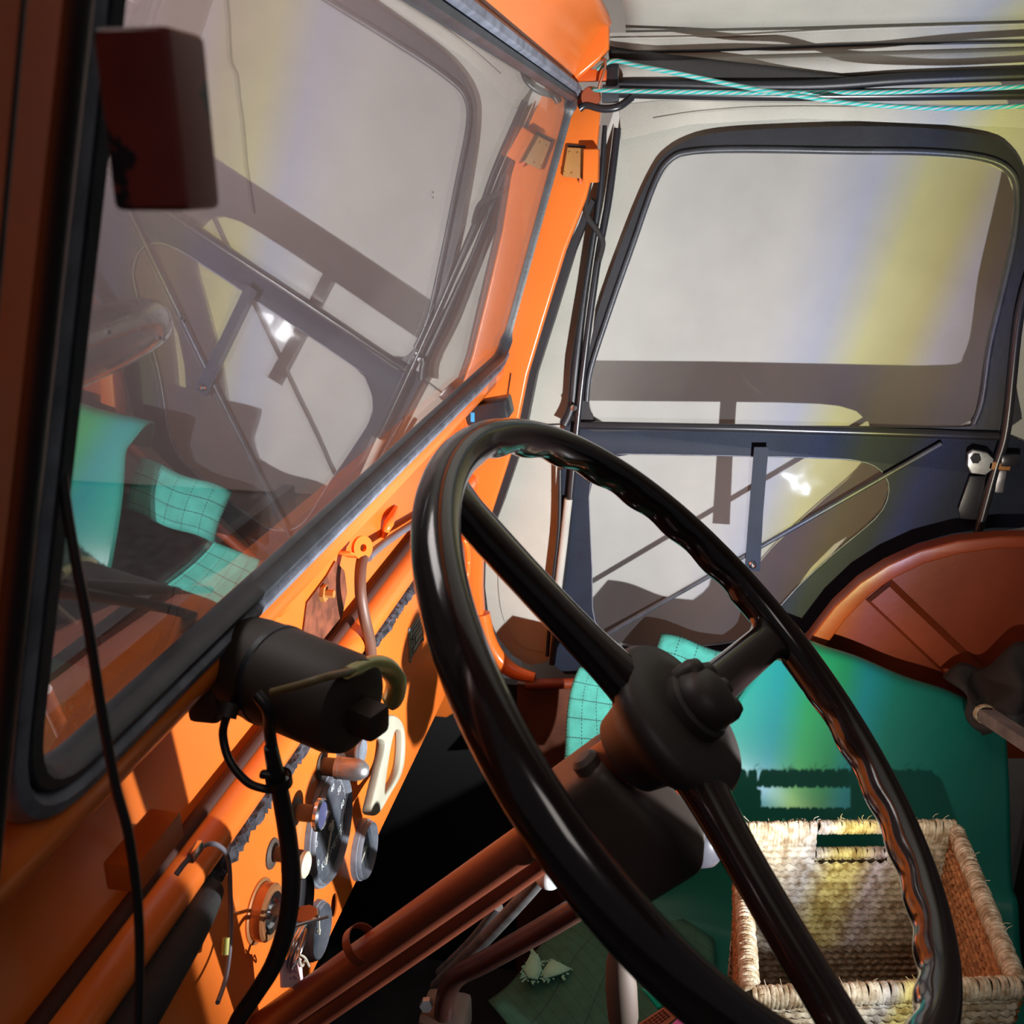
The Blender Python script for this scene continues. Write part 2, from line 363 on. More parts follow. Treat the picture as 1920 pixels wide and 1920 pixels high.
def textmesh(bm, s, size, org, U, Vv, spacing=1.0, align='CENTER'):
    cu = bpy.data.curves.new('t', 'FONT'); cu.body = s; cu.size = size; cu.align_x = align; cu.align_y = 'CENTER'; cu.extrude = .0001; cu.space_character = spacing; cu.resolution_u = 3
    t = bpy.data.objects.new('t', cu); COL.objects.link(t); dg = bpy.context.evaluated_depsgraph_get()
    me = bpy.data.meshes.new_from_object(t.evaluated_get(dg)); bpy.data.objects.remove(t)
    U = V(U).normalized(); Vv = V(Vv).normalized(); W = U.cross(Vv)
    me.transform(Matrix.Translation(V(org)) @ Matrix(((U.x, Vv.x, W.x), (U.y, Vv.y, W.y), (U.z, Vv.z, W.z))).to_4x4()); bm.from_mesh(me); bpy.data.meshes.remove(me)

# ---------------------------------------------------------------- key dimensions
DX = 1.45                      # plane of the passenger door
GB = V((0, .262, -.245)); GT = V((0, .167, .097)); GX0, GX1 = .30, 1.405    # windscreen bottom/top edge and its ends
GD = (GT - GB).normalized(); GN = V((1, 0, 0)).cross(GD).normalized()       # up the glass, and its normal
if GN.y > 0: GN = -GN
PY = .31                       # plane of the instrument panel

# ================================================================ SETTING
fl = finish('floor', box(bmesh.new(), (.75, -.1, -1.42), (1.9, 1.6, .04)), FLOORM); struct(fl)
gf = finish('ground', box(bmesh.new(), (.5, 1.3, -1.75), (14, 14, .05)), FLOORM); struct(gf)
wr = finish('wall_right', box(bmesh.new(), (1.66, -.70, -.35), (.04, 1.94, 2.2)), WALL); struct(wr)
# firewall behind the instrument panel, under-dash plate
fw = finish('wall_front', box(bmesh.new(), (.80, .62, -.95), (1.26, .02, .95)), FLOORM); struct(fw)
# sloping toe board with orange paint chips
tb = surf('wall_toe_board', lambda u, v: V((.20 + u * 1.2, .40 + v * .20, -.76 - v * .62)), 6, 6, mat('grey_toe_board', (.05, .05, .055), .8, var=.4, vscale=18, chips=(.75, .2, .03), cth=.71, cscale=34, bump=.4, bscale=120), None, .006); struct(tb)

# roof canvas: arched soft top over the cab
ez = DX * .124
def roof(u, v):
    x = 1.47 - u * 1.5; y = .10 - v * 1.6
    z = ez + .16 * math.sin(min(u * 1.15, 1) * PI / 2) ** 0.8 * (1 - .1 * v) + .004 * math.sin(v * 23 + u * 6) * u
    return V((x, y, z))
rf = surf('ceiling', roof, 40, 60, CANVAS, None, .004); struct(rf)

# windscreen: window_1
wn = bpy.data.objects.new('window_1', None); COL.objects.link(wn); wn.location = (.85, GB.y, GB.z); struct(wn)
gw, gh = GX1 - GX0, (GT - GB).length
gorg = V((GX0, GB.y, GB.z))
gl = rounded([(0, 0), (gw, 0), (gw, gh), (0, gh)], [.05, .045, .028, .05], 8)
plate('glass', gl, [], gorg, (1, 0, 0), GD, .004, GLASS, wn)
def gpt(a, b, off=0): return gorg + V((1, 0, 0)) * a + GD * b + GN * off
loop = [gpt(a, b) for a, b in rounded([(-.004, -.004), (gw + .004, -.004), (gw + .004, gh + .004), (-.004, gh + .004)], [.05, .045, .028, .05], 8)]
# rubber profile: section in (away from glass, along normal)
def seal(name, pts, cx, cy, sect, m, parent):
    bm = bmesh.new(); c = gpt(gw / 2, gh / 2); k = len(pts); rings = []
    for i, p in enumerate(pts):
        t = (pts[(i + 1) % k] - pts[i - 1]).normalized(); o_ = t.cross(GN).normalized()
        if o_.dot(p - c) < 0: o_ = -o_
        rings.append([bm.verts.new(p + o_ * s[0] + GN * s[1]) for s in sect])
    m_ = len(sect)
    for i in range(k):
        for j in range(m_): bm.faces.new((rings[i][j], rings[i][(j + 1) % m_], rings[(i + 1) % k][(j + 1) % m_], rings[(i + 1) % k][j]))
    return finish(name, bm, m, parent, 40)
seal('rubber_seal', loop, 0, 0, [(-.007, -.004), (-.007, .006), (-.003, .011), (.002, .010), (.004, .006), (.004, -.006)], RUBBER, wn)
sl2 = seal('outer_lip', loop, 0, 0, [(.004, -.006), (.0045, .008), (.008, .012), (.014, .011), (.018, .005), (.018, -.006)], RUBBER_G, wn)
sl2['label'] = 'dusty grey outer lip of the windscreen rubber'

def gp(px, py, off=.0026): return atp(px, py, gorg + GN * off, GN)
tube('crack', [gp(a, b) for a, b in [(426, -10), (431, 50), (433, 100), (437, 122), (446, 140), (450, 180), (458, 240), (464, 310), (478, 400)]], .00016, mat('crack_line', (.10, .08, .07), .6), wn, 5, 2)
bm = bmesh.new(); rs = random.Random(5)
for i in range(0):
    a = i / 45; x0 = 470 + 150 * a + rs.uniform(-8, 8); y0 = 330 + 120 * a ** 1.3 + rs.uniform(-14, 10)
    sweep(bm, [gp(x0, y0), gp(x0 + 5, y0 + 7), gp(x0 + 9, y0 + 16 + 8 * a)], .00009, 4)
for (x0, y0) in ((205, 622), (300, 634), (308, 636), (340, 596), (346, 600), (780, 662), (812, 360), (812, 370)):
    lathe(bm, [(0, .0005), (.0007, .0003), (.0009, 0)], gp(x0, y0), GN, 8)
finish('scratches', bm, mat('white_scuff', (.8, .82, .9), .5), wn, 0)
# ================================================================ WINDSCREEN FRAME
wf = thing('windscreen_frame', 'orange painted windscreen frame with pillars, header and hinge blocks', 'windscreen frame', (.85, .262, -.27))
# header above the glass
hd = [(GT.y, GT.z + .016), (GT.y - .010, GT.z + .03), (.148, .140), (.134, .163), (.124, .177), (.118, .181), (.115, .187), (.120, .20), (.19, .19), (.20, .11)]
bm = bmesh.new(); A = [bm.verts.new((.22, a, b)) for a, b in hd]; B = [bm.verts.new((1.40, a, b)) for a, b in hd]
for j in range(len(hd)): bm.faces.new((A[j], A[(j + 1) % len(hd)], B[(j + 1) % len(hd)], B[j]))
bm.faces.new(A); bm.faces.new(B[::-1]); finish('header', bm, ORANGE, wf, 50)
# far corner gusset with its seam
xplate('corner_gusset', [(1062, 0), (1040, -90), (1110, -90), (1126, -10), (1143, 55), (1142, 92), (1127, 112), (1108, 128), (1096, 138), (1070, 158), (1036, 118), (1030, 40)], [], 1.385, .022, ORANGE, wf, .004)
tube('gusset_seam', [atx(1054, -8, 1.373), atx(1075, 45, 1.373), atx(1093, 82, 1.373), atx(1092, 108, 1.373)], .0012, ORANGE_D, wf, 6)
# far pillar
xplate('pillar', [(1078, 170), (1118, 170), (1127, 210), (1118, 300), (1100, 372), (1062, 470), (1022, 600), (992, 700), (966, 830), (930, 940), (907, 1010), (905, 1100), (908, 1150), (925, 1205), (955, 1248), (905, 1300), (840, 1340), (740, 1330), (720, 1100), (800, 900), (880, 690), (942, 640)], [], 1.415, .024, ORANGE, wf, .004)
xplate('pillar_edge_lip', [(1110, 372), (1116, 378), (1080, 470), (1040, 600), (1008, 700), (982, 830), (945, 940), (918, 1010), (905, 1010), (930, 925), (966, 830), (992, 700), (1022, 600), (1062, 470)], [], 1.432, .03, BLACK, wf)
# bottom toe of the pillar: curved flange
tube('pillar_toe', [atx(905, 1150, 1.41), atx(915, 1200, 1.41), atx(938, 1238, 1.41), atx(965, 1260, 1.405), atx(1003, 1271, 1.40)], [.012, .014, .013, .012, .008], ORANGE, wf, 14)
tube('pillar_seam', [atx(958, 700, 1.4015), atx(945, 790, 1.4015)], .0008, BLACK, wf, 6, 1)
# small steel splice plate and door hinge blocks
sp = xplate('splice_plate', [(1064, 276), (1096, 278), (1091, 335), (1055, 331)], [], 1.399, .006, BRACKET, wf, .001); sp['label'] = 'brownish steel splice plate with rivets'
for q in [(1068, 286), (1083, 287), (1058, 323), (1072, 325)]:
    turned('rivet', [(0, .0016), (.0012, .0013), (.0018, 0), (0, 0)], atx(*q, 1.3960), (-1, 0, 0), BRACKET, sp, 12)
tube('pillar_joint', [atx(1064, 272, 1.401), atx(1098, 275, 1.401)], .0014, BLACK, wf, 6, 1)
def hinge_block(x, near):
    c = V((x, .139 - .002, .013)); bm = bmesh.new()
    box(bm, c, (.02 if near else .03, .0205, .043), None, .0025, 3)
    o = finish('hinge_block', bm, mat('chipped_red_paint', (.22, .035, .025), .5, var=.3, vscale=30, chips=(.008, .01, .02), cth=.56, cscale=30) if near else ORANGE, wf)
    return o
hb = hinge_block(1.402, False); nb = hinge_block(.252, True); nb['label'] = 'dark red hinge block with chipped black patches'
boxo('block_shade', atx(1089, 318, 1.402), (.010, .004, .036), ORANGE_D, wf)  # box standing in for the shading beside the hinge block
# near pillar (beside the camera) : channel section along the glass edge
npb = gpt(-.112, -.10); npt = gpt(-.096, gh + .16)
bm = bmesh.new()
sweep(bm, [npb, npt], 1, sect=[(-.030, .012), (-.012, .016), (-.008, .008), (.010, .008), (.014, .018), (.045, .016), (.056, .004), (.056, -.02), (-.03, -.02)], up=(1, 0, 0))
finish('near_pillar', bm, ORANGE_D, wf, 30)
tube('pillar_channel', [gpt(-.062, gh * .62, .017), gpt(-.057, gh + .15, .017)], .0034, BLACK, wf, 10, 1)
bm = bmesh.new(); sweep(bm, [gpt(-.030, -.03, .010), gpt(-.024, gh + .15, .010)], .0058, 12); finish('near_pillar_beading', bm, BLACK, wf, 50)

# ================================================================ DASHBOARD
db = thing('dashboard', 'orange painted metal dashboard with round gauges and chipped edges', 'dashboard', (.8, .31, -.70))
def extr(name, prof, m, x0=.20, x1=1.405, closed=False, n=1, parent=db):
    bm = bmesh.new(); rings = []
    for i in range(n + 1):
        x = x0 + (x1 - x0) * i / n; rings.append([bm.verts.new((x, a, b)) for a, b in prof])
    k = len(prof)
    for a, b in zip(rings, rings[1:]):
        for j in range(k if closed else k - 1): bm.faces.new((a[j], a[(j + 1) % k], b[(j + 1) % k], b[j]))
    if closed: bm.faces.new(rings[0]); bm.faces.new(rings[-1][::-1])
    return finish(name, bm, m, parent, 40)
def arc(cy, cz, r, a0, a1, n=8): return [(cy + r * math.cos(math.radians(a0 + (a1 - a0) * i / n)), cz + r * math.sin(math.radians(a0 + (a1 - a0) * i / n))) for i in range(n + 1)]
# sill roll under the glass, recess, second roll, flat panel, bottom flange
extr('sill_roll', [(.285, -.240)] + arc(.278, -.272, .020, 120, 250, 9) + [(.300, -.300), (.322, -.306)], ORANGE)
extr('recess_panel', [(.322, -.306), (.326, -.35), (.326, -.425), (.322, -.432)], ORANGE)
extr('lower_roll', [(.322, -.432)] + arc(.318, -.447, .0185, 95, 262, 9) + [(.318, -.4655)], ORANGE)
tube('groove_shade_strip', [V((.21, .3185, -.4265)), V((1.39, .3185, -.4265))], .0052, mat('groove_shade', (.05, .012, .006), .8), db, 8, 1)  # dark strip standing in for the shadow in the groove
# rounded ends of both rolls at the far pillar
for (cy, cz, r) in ((.278, -.272, .020), (.318, -.447, .0185)):
    bm = bmesh.new(); lathe(bm, [(r, -.01), (r, .0), (r * .8, .006), (0, .008)], (1.398, cy, cz), (1, 0, 0), 24); finish('roll_end', bm, ORANGE, db, 50)
# flat instrument panel with cut-outs
pz0, pz1 = -.705, -.463
def pp(px, py): p = aty(px, py, PY); return (p.x, p.z)
def circ(c, r, n=28, el=1.0): return [(c[0] + r * math.cos(2 * PI * i / n), c[1] + r * el * math.sin(2 * PI * i / n)) for i in range(n)]
holes = [circ(pp(625, 1697), .0085, 20, 1.5), circ(pp(640, 1664), .003, 12), circ(pp(610, 1725), .0028, 12)]
plate('instrument_panel', [(.20, pz0), (1.34, pz0), (1.38, pz0 + .03), (1.40, pz0 + .08), (1.40, pz1), (.20, pz1)], holes, (0, PY, 0), (1, 0, 0), (0, 0, 1), .0016, ORANGE, db)
extr('bottom_flange', [(PY, pz0), (PY + .004, pz0 - .004), (PY + .05, pz0 - .003)], ORANGE, .20, 1.34)
# torn foam strip between roll and panel
def foam(x0, x1):
    bm = bmesh.new(); n = int((x1 - x0) / .004); rng = random.Random(3); rings = []
    for i in range(n + 1):
        x = x0 + (x1 - x0) * i / n; a = .0085 + rng.uniform(-.0025, .0035); b = .0085 + rng.uniform(-.003, .003); d = .004 + rng.uniform(-.001, .0045)
        z = -.4725
        rings.append([bm.verts.new((x + rng.uniform(-.001, .001), PY + q, z + s)) for q, s in ((0, a), (-d, a * .7), (-d * rng.uniform(.1, 1.1), a * .1), (-d * rng.uniform(.5, 1.2), -b * .5), (-d * .6, -b), (0, -b))])
    for a, b in zip(rings, rings[1:]):
        for j in range(5): bm.faces.new((a[j], a[j + 1], b[j + 1], b[j]))
    return finish('foam_strip', bm, FOAM, db, 20)
foam(.50, 1.36)['label'] = 'torn black and grey foam strip'
tube('padded_edge_roll', [V((.20, .296, -.474)), V((.35, .299, -.473)), V((.47, .303, -.472)), V((.515, .306, -.472))], [.017, .017, .015, .011], mat('black_edge_padding', (.012, .011, .012), .75, bump=.6, bscale=80, chips=(.16, .15, .19), cth=.68, cscale=25), db, 16)
# dents and pressed beads in the recess; bracket boxes
for (a, b, r) in (((742, 952), (716, 1010), .006), ((541, 1085), (523, 1150), .011)):
    tube('pressed_bead', [aty(*a, .324), aty((a[0] + b[0]) / 2, (a[1] + b[1]) / 2, .318), aty(*b, .326)], [r * .5, r, r * .4], ORANGE, db, 12)
tube('pull_bow', [aty(852, 1010, .325), aty(872, 1014, .300), aty(878, 1050, .300), aty(874, 1085, .302), aty(862, 1094, .325)], .0042, ORANGE, db, 10)
boxo('fixing_clip', aty(905, 1003, .325), (.02, .012, .012), BLACK, db)
boxo('bracket_box', aty(272, 1592, .285), (.05, .02, .018), ORANGE_D, db)
boxo('side_bracket', (.30, .282, -.545), (.09, .05, .12), ORANGE_D, db, None, .008)
boxo('yellow_paper_scrap', (.36, .262, -.572), (.02, .001, .035), mat('yellowed_paper', (.42, .38, .18), .8), db)
# brown shadow painted onto the recess, with bolt, below the clamp
xs = aty(600, 1170, .3245)
plate('brown_shadow_patch', [(pp_ := aty(q[0], q[1], .3248)).xz[:] for q in [(628, 1052), (612, 1080), (575, 1130), (566, 1200), (600, 1215), (640, 1160), (650, 1110), (645, 1070)]], [], (0, .3248, 0), (1, 0, 0), (0, 0, 1), .0012, mat('recess_shadow_brown', (.22, .065, .03), .6, var=.6, vscale=60, bump=.6, bscale=150), db)
bm = bmesh.new(); c = aty(600, 1112, .326); lathe(bm, [(0, .014), (.004, .014), (.004, .006), (.0085, .006), (.0085, 0), (0, 0)], c, (0, -1, 0), 6); finish('hex_bolt', bm, BRACKET, db, 20)

# ---- gauges
def gauge(name, c, R, dialm=DIAL, ringm=GREYRING, depth=.010, numerals=None, needle=None, text=None):
    o = V((c[0], PY - .001, c[1])); ax = (0, -1, 0)
    g = turned(name, [(R * .80, .002), (R * .88, .002), (R * .885, depth * .6), (R * .91, depth * .9), (R * .945, depth * .75), (R * .96, depth * .5), (R * 1.0, depth * .45), (R * 1.02, 0), (R * .8, 0)], o, ax, ringm, db, 48)
    turned('dial', [(0, .0025), (R * .885, .0025), (R * .885, .001), (0, .001)], o, ax, dialm, g, 40)
    bm = bmesh.new(); U = (1, 0, 0); W = (0, 0, 1); any_ = False
    if numerals:
        a0, a1, vals, rt, size = numerals
        for i, s in enumerate(vals):
            a = math.radians(a0 + (a1 - a0) * i / (len(vals) - 1)); q = o + V((math.cos(a) * rt * R, -.0034, math.sin(a) * rt * R)); textmesh(bm, s, size, q, U, W)
        nt_ = (len(vals) - 1) * 10
        for i in range(nt_ + 1):
            a = math.radians(a0 + (a1 - a0) * i / nt_); ln = .045 if i % 5 else .08
            dr = V((math.cos(a), 0, math.sin(a))); rr = axes_rot(dr, V((0, 1, 0)), dr.cross(V((0, 1, 0))))
            box(bm, o + dr * R * (.84 - ln / 2) + V((0, -.0034, 0)), (R * ln, .0003, .0005), rr)
    for t in (text or []): textmesh(bm, t[0], t[1], o + V((t[2] * R, -.0034, t[3] * R)), U, W, t[4] if len(t) > 4 else 1)
    if numerals or text: finish('lettering', bm, DIALW, g, 0)
    if needle is not None:
        a = math.radians(needle[0]); dr = V((math.cos(a), 0, math.sin(a))); st_ = V(needle[2]) * R if len(needle) > 2 else V((0, 0, 0))
        bm = bmesh.new(); sweep(bm, [o + st_ + V((0, -.0055, 0)) - dr * R * .12, o + st_ + V((0, -.0055, 0)) + dr * R * needle[1]], [.0013, .0006], 8)
        lathe(bm, [(0, .003), (R * .07, .003), (R * .07, 0), (0, 0)], o + st_ + V((0, -.0035, 0)), ax, 16); finish('needle', bm, WHITEP, g, 40)
    turned('gauge_glass', [(0, depth * .62), (R * .885, depth * .58)], o, ax, LENS, g, 40)
    return g
spc = (.738, -.585)
gauge('speedometer', spc, .055, numerals=(205, -35, ['0', '10', '20', '30', '40', '50', '60', '70'], .66, .0095), needle=(232, .62), text=[('km/h', .008, -.05, .25), ('KILOMETER', .0110, .05, -.48, 1.05)])
gauge('pressure_gauge', pp(674, 1592), .0315, needle=(200, .6), depth=.012)
gauge('fuel_gauge', pp(586, 1744), .027, ringm=GREYRING, needle=(80, .55))
gauge('temperature_gauge', (.652, -.604), .030, ringm=BLACK, dialm=mat('black_dial', (.02, .02, .03), .5))
gauge('upper_gauge', (.812, -.600 + .045), .022, ringm=GREYRING, dialm=BLACK)
# ---- knobs and switches
def knob(name, base, prof, m, label=None, axis=(0, -1, 0.0), seg=28, parent=db):
    o = turned(name, prof, V((base[0], PY, base[1])), axis, m, parent, seg)
    if label: o['label'] = label
    return o
k = knob('indicator_lamp', pp(600, 1436), [(.013, 0), (.013, .002), (.0085, .003), (.0085, .016), (.0, .016)], COLBROWN, 'large round-ended aluminium knob')
turned('lamp_cap', [(0, .016), (.0105, .016), (.0105, .020), (.0098, .020), (.0098, .0185), (.0102, .021), (.0102, .036), (.0085, .042), (.005, .046), (0, .0475)], V((pp(600, 1436)[0], PY, pp(600, 1436)[1])), (0, -1, 0), ALU, k, 28)
k = knob('push_pull_knob', pp(553, 1522), [(.014, 0), (.012, .002), (.0075, .003), (.0075, .020), (0, .020)], COLBROWN, 'brown stem knob with violet cap')
turned('knob_cap', [(0, .019), (.012, .019), (.0145, .021), (.0145, .024), (.0125, .026), (.0115, .0245), (0, .0245)], V((pp(553, 1522)[0], PY, pp(553, 1522)[1])), (0, -1, 0), CHROME, k, 28)
turned('cap_inlay', [(0, .0252), (.0112, .0252), (.0112, .022), (0, .022)], V((pp(553, 1522)[0], PY, pp(553, 1522)[1])), (0, -1, 0), PURPLE, k, 28)
k = knob('lens_knob', pp(636, 1404), [(.012, 0), (.010, .002), (.0095, .003), (.0095, .020), (0, .020)], COLBROWN, 'short brown knob with pale blue lens')
turned('lens_rim', [(0, .019), (.0115, .019), (.013, .021), (.0125, .0245), (.0105, .0235), (0, .0235)], V((pp(636, 1404)[0], PY, pp(636, 1404)[1])), (0, -1, 0), GREYRING, k, 28)
k = knob('red_warning_lamp', pp(655, 1362), [(.010, 0), (.010, .006), (.0085, .008), (.0085, .018), (.0075, .020), (0, .020)], REDP, 'red warning lamp')
k = knob('cream_push_button', pp(536, 1617), [(.012, 0), (.012, .012), (.0115, .015), (0, .015)], BLACK)
turned('button_face', [(0, .0185), (.0085, .0185), (.0095, .0195), (.0110, .0185), (.0115, .014), (0, .014)], V((pp(536, 1617)[0], PY, pp(536, 1617)[1])), (0, -1, 0), CREAM, k, 28)
knob('brown_pull_knob', pp(508, 1600), [(.013, 0), (.0125, .002), (.006, .004), (.006, .012), (.0075, .014), (.0075, .018), (0, .019)], COLBROWN)
# ignition switch
ig = (.590, -.556)
k = knob('ignition_switch', ig, [(.0255, 0), (.0255, .002), (.0225, .003), (.0225, .011), (.021, .013), (.016, .012), (.015, .009), (0, .009)], mat('knurled_copper_ring', (.55, .24, .10), .35, metal=.6, var=.2), 'knurled copper ring around the ignition lock', seg=48)
turned('lock_face', [(0, .0125), (.006, .0125), (.0075, .0095), (.0105, .0095), (.012, .0125), (.0165, .0135), (.0165, .009), (0, .009)], V((ig[0], PY, ig[1])), (0, -1, 0), CHROME, k, 36)
# data plate
dpc = aty(780, 1190, PY - .0014); dp = boxo('data_plate', dpc, (.064, .001, .040), mat('dull_plate', (.35, .36, .29), .5, metal=.3, var=.25), db, None, .0005)
bm = bmesh.new()
for (a, b, w_, h_) in [(-.028, .0, .0016, .034), (0, .0185, .058, .0016), (0, -.0185, .058, .0016), (.028, 0, .0016, .034), (.004, .0125, .046, .0018), (.0, .005, .05, .0022), (.0, -.001, .05, .0014), (-.006, -.005, .004, .012), (.0, -.0105, .048, .0018), (-.016, -.004, .0022, .024), (-.021, .004, .006, .0018), (-.021, -.008, .006, .0018), (-.021, -.014, .006, .0018), (.012, .009, .02, .0008)]:
    box(bm, dpc + V((a, -.0008, b)), (w_, .0003, h_))
finish('plate_lettering', bm, BLACK, dp, 0)
for a in (-1, 1):
    for b in (-1, 1): turned('plate_screw', [(0, .0015), (.002, .0012), (.0028, 0), (0, 0)], dpc + V((a * .030, -.0005, b * .021)), (0, -1, 0), GREYRING, dp, 12)

# ---- grab lever on the panel
gh_ = thing('hand_throttle_lever', 'off-white looped plastic lever standing out from the orange panel', 'lever', aty(700, 1372, PY))
bm = bmesh.new(); q0 = aty(690, 1362, PY); lathe(bm, [(0, 0), (.013, 0), (.013, .004), (.0095, .008), (.009, .020), (.010, .026), (0, .027)], q0, (0, -1, -.05), 28); finish('stem', bm, COLBROWN, gh_, 50)
yy = PY - .030
ll = [(702, 1352), (722, 1340), (742, 1346), (752, 1372), (752, 1420), (744, 1455), (724, 1490), (705, 1522), (693, 1529), (687, 1522), (694, 1490), (706, 1440), (716, 1395), (706, 1385), (694, 1380)]
lh = [(737, 1368), (747, 1376), (746, 1420), (738, 1454), (718, 1486), (714, 1478), (722, 1420), (730, 1380)]
cvt = lambda l: smooth2([aty(a, b, yy).xz[:] for a, b in l], 4)
plate('lever_loop', cvt(ll), [cvt(lh)], (0, yy, 0), (1, 0, 0), (0, 0, 1), .010, mat('aged_ivory_plastic', (.36, .345, .27), .4, var=.2), gh_, .0025)

# ---- key, ring and tag
ky = thing('key_ring', 'steel key ring with key hanging at the ignition switch', 'key ring', (.6, .29, -.60))
kc = V((ig[0] + .003, PY - .012, ig[1]))
bm = bmesh.new(); box(bm, kc + V((0, -.010, 0)), (.012, .022, .0022), None, .0008); lathe(bm, [(0, 0), (.0095, 0), (.0105, .001), (.0095, .0022), (0, .0022)], kc + V((0, -.027, -.0011)), (0, 0, 1), 8)
finish('key', bm, mat('brown_key', (.24, .11, .05), .45, metal=.5), ky, 40)
rc = aty(560, 1775, PY - .045)
bm = bmesh.new(); uvx = [rc + V((.016 * math.cos(t), -.004 * math.sin(t * 1.0), .016 * math.sin(t))) for t in [2 * PI * i / 40 for i in range(40)]]
sweep(bm, uvx, .0016, 8, closed=True); sweep(bm, [p + V((.001, .003, -.001)) for p in uvx], .0014, 8, closed=True); finish('ring', bm, CHROME, ky, 60)
tube('ring_link', [kc + V((0, -.045, 0)), aty(530, 1745, PY - .05), aty(549, 1757, PY - .045)], .0013, CHROME, ky, 6)
tg = thing('key_tag', 'pink card tag with string hanging from the key ring', 'tag', aty(545, 1840, PY - .04))
a = [aty(x, y, PY - .04) for x, y in ((526, 1800), (563, 1797), (567, 1850), (528, 1852))]
plate('card', [p.xz[:] for p in a], [], (0, PY - .04, 0), (1, 0, 0), (0, 0, 1), .0025, PINK, tg, .0006)
bm = bmesh.new()
for s in ('~', ):
    for i in range(3): sweep(bm, catmull([aty(540 + 2 * i, 1808 + i * 12, PY - .0418), aty(546, 1812 + i * 12, PY - .0418), aty(550, 1806 + i * 12, PY - .0418), aty(556, 1812 + i * 12, PY - .0418)], 4), .0004, 5)
finish('pen_marks', bm, mat('faded_violet_ink', (.35, .15, .35), .8), tg, 0)
tube('string', [aty(562, 1790, PY - .044), aty(572, 1796, PY - .047), aty(580, 1812, PY - .045), aty(573, 1800, PY - .043), aty(566, 1812, PY - .043), aty(560, 1795, PY - .043)], .0009, WHITEP, tg, 6)

# ================================================================ WIPER MOTOR
wm = thing('wiper_motor', 'dark brown wiper motor bolted beneath the windscreen, near the driver', 'motor', (.5, .262, -.29))
m0 = atx(448, 1238, .505); m1 = atx(668, 1328, .47)
md_ = (m1 - m0); ml = md_.length
turned('motor_body', [(0, 0), (.024, 0), (.029, .004), (.030, .012), (.0305, .03), (.0300, ml - .010), (.028, ml - .003), (.022, ml), (0, ml)], m0, md_, MOTORB, wm, 40)
turned('body_band', [(.0303, .028), (.0312, .029), (.0312, .033), (.0303, .034)], m0, md_, BLACK, wm, 40)
mn = md_.normalized()
bm = bmesh.new(); ba, bu, bv = frame_of(md_); box(bm, m1 + mn * .008 - V((0, 0, .004)), (.020, .018, .018), axes_rot(mn, bu, mn.cross(bu)), .004); finish('end_cap', bm, MOTORB, wm, 40)
tube('copper_pipe', [atx(650, 1262, .46), atx(690, 1246, .49), atx(722, 1250, .51), atx(742, 1275, .52), atx(738, 1306, .525), atx(728, 1316, .525)], [.0035, .005, .0062, .0066, .0068, .0064], BRASS, wm, 14)
tube('thin_pipe', [atx(510, 1298, .43), atx(560, 1285, .425), atx(610, 1270, .43), atx(662, 1258, .465)], .0022, mat('dull_yellow_tube', (.14, .10, .04), .5), wm, 8)
boxo('mounting_foot', m0 + V((0, .012, -.004)), (.06, .02, .05), MOTORB, wm, None, .004)
tube('cable_loop', [atx(428, 1335, .46), atx(418, 1375, .46), atx(430, 1425, .455), atx(462, 1465, .45), atx(492, 1478, .45), atx(514, 1480, .455)], .0026, WIRE, wm, 8)
tube('motor_cable', [atx(480, 1300, .44), atx(502, 1330, .44), atx(505, 1365, .45), atx(510, 1400, .455), atx(520, 1440, .46)], .0035, WIRE, wm, 10)
tube('cable_grommet', [atx(432, 1318, .465), atx(424, 1345, .46)], .006, MOTORB, wm, 10, 1)

# ================================================================ CABLES
hs = tube('cable_hose', [atx(506, 1400, .452), atx(515, 1440, .455), atx(528, 1500, .46), atx(541, 1580, .46), atx(546, 1660, .455), atx(536, 1740, .45), atx(512, 1810, .445), atx(478, 1865, .44), atx(445, 1915, .435), atx(430, 1960, .43)], [.0035, .005, .0055, .0058, .0058, .0055, .0052, .005], WIRE, None, 14)
tag(hs, 'thick black cable hose hanging down in front of the gauges', 'cable')
ct = thing('cable_tie', 'black cable tie knotted around the thick hose below the motor', 'cable tie', atx(525, 1455, .455))
turned('tie_band', [(.0066, -.003), (.0078, -.003), (.0078, .003), (.0066, .003), (.0066, -.003)], atx(523, 1462, .457), atx(528, 1500, .46) - atx(518, 1440, .455), WIRE, ct, 20)
boxo('tie_head', atx(500, 1452, .45), (.006, .008, .004), WIRE, ct)
cb = tube('hanging_cable', [atx(112, 770, .30), atx(112, 830, .298), atx(122, 930, .295), atx(140, 1040, .292), atx(165, 1170, .29), atx(190, 1330, .288), atx(216, 1470, .286), atx(240, 1560, .285), atx(257, 1680, .284), atx(262, 1800, .283), atx(258, 1980, .282)], .0019, WIRE, None, 10)
tag(cb, 'long thin black cable hanging from the near edge of the windscreen', 'cable')
gc = thing('grey_wire', 'thin grey wire with metal crimp looping over the lower orange roll', 'wire', aty(400, 1600, .29))
tube('wire', [aty(330, 1640, .285), aty(352, 1612, .282), aty(385, 1584, .280), aty(410, 1586, .280), aty(428, 1612, .284), aty(432, 1680, .296), aty(432, 1760, .298), aty(424, 1830, .292), aty(408, 1880, .285)], .0017, WIREG, gc, 8)
boxo('crimp', aty(366, 1597, .281), (.014, .004, .007), CHROME, gc, None, .001)
tube('yellow_sleeve', [aty(424, 1758, .293), aty(422, 1790, .292)], .0025, mat('yellow_sleeve', (.5, .48, .1), .5), gc, 8, 1)
br = thing('cable_run', 'grey cable clipped along the recess of the dashboard under an orange clamp', 'cable', aty(690, 1030, .31))
tube('upper_cable', [aty(800, 965, .315), aty(770, 985, .315), aty(735, 1008, .314), aty(706, 1030, .312), aty(690, 1046, .31)], .0045, WIREG, br, 10)
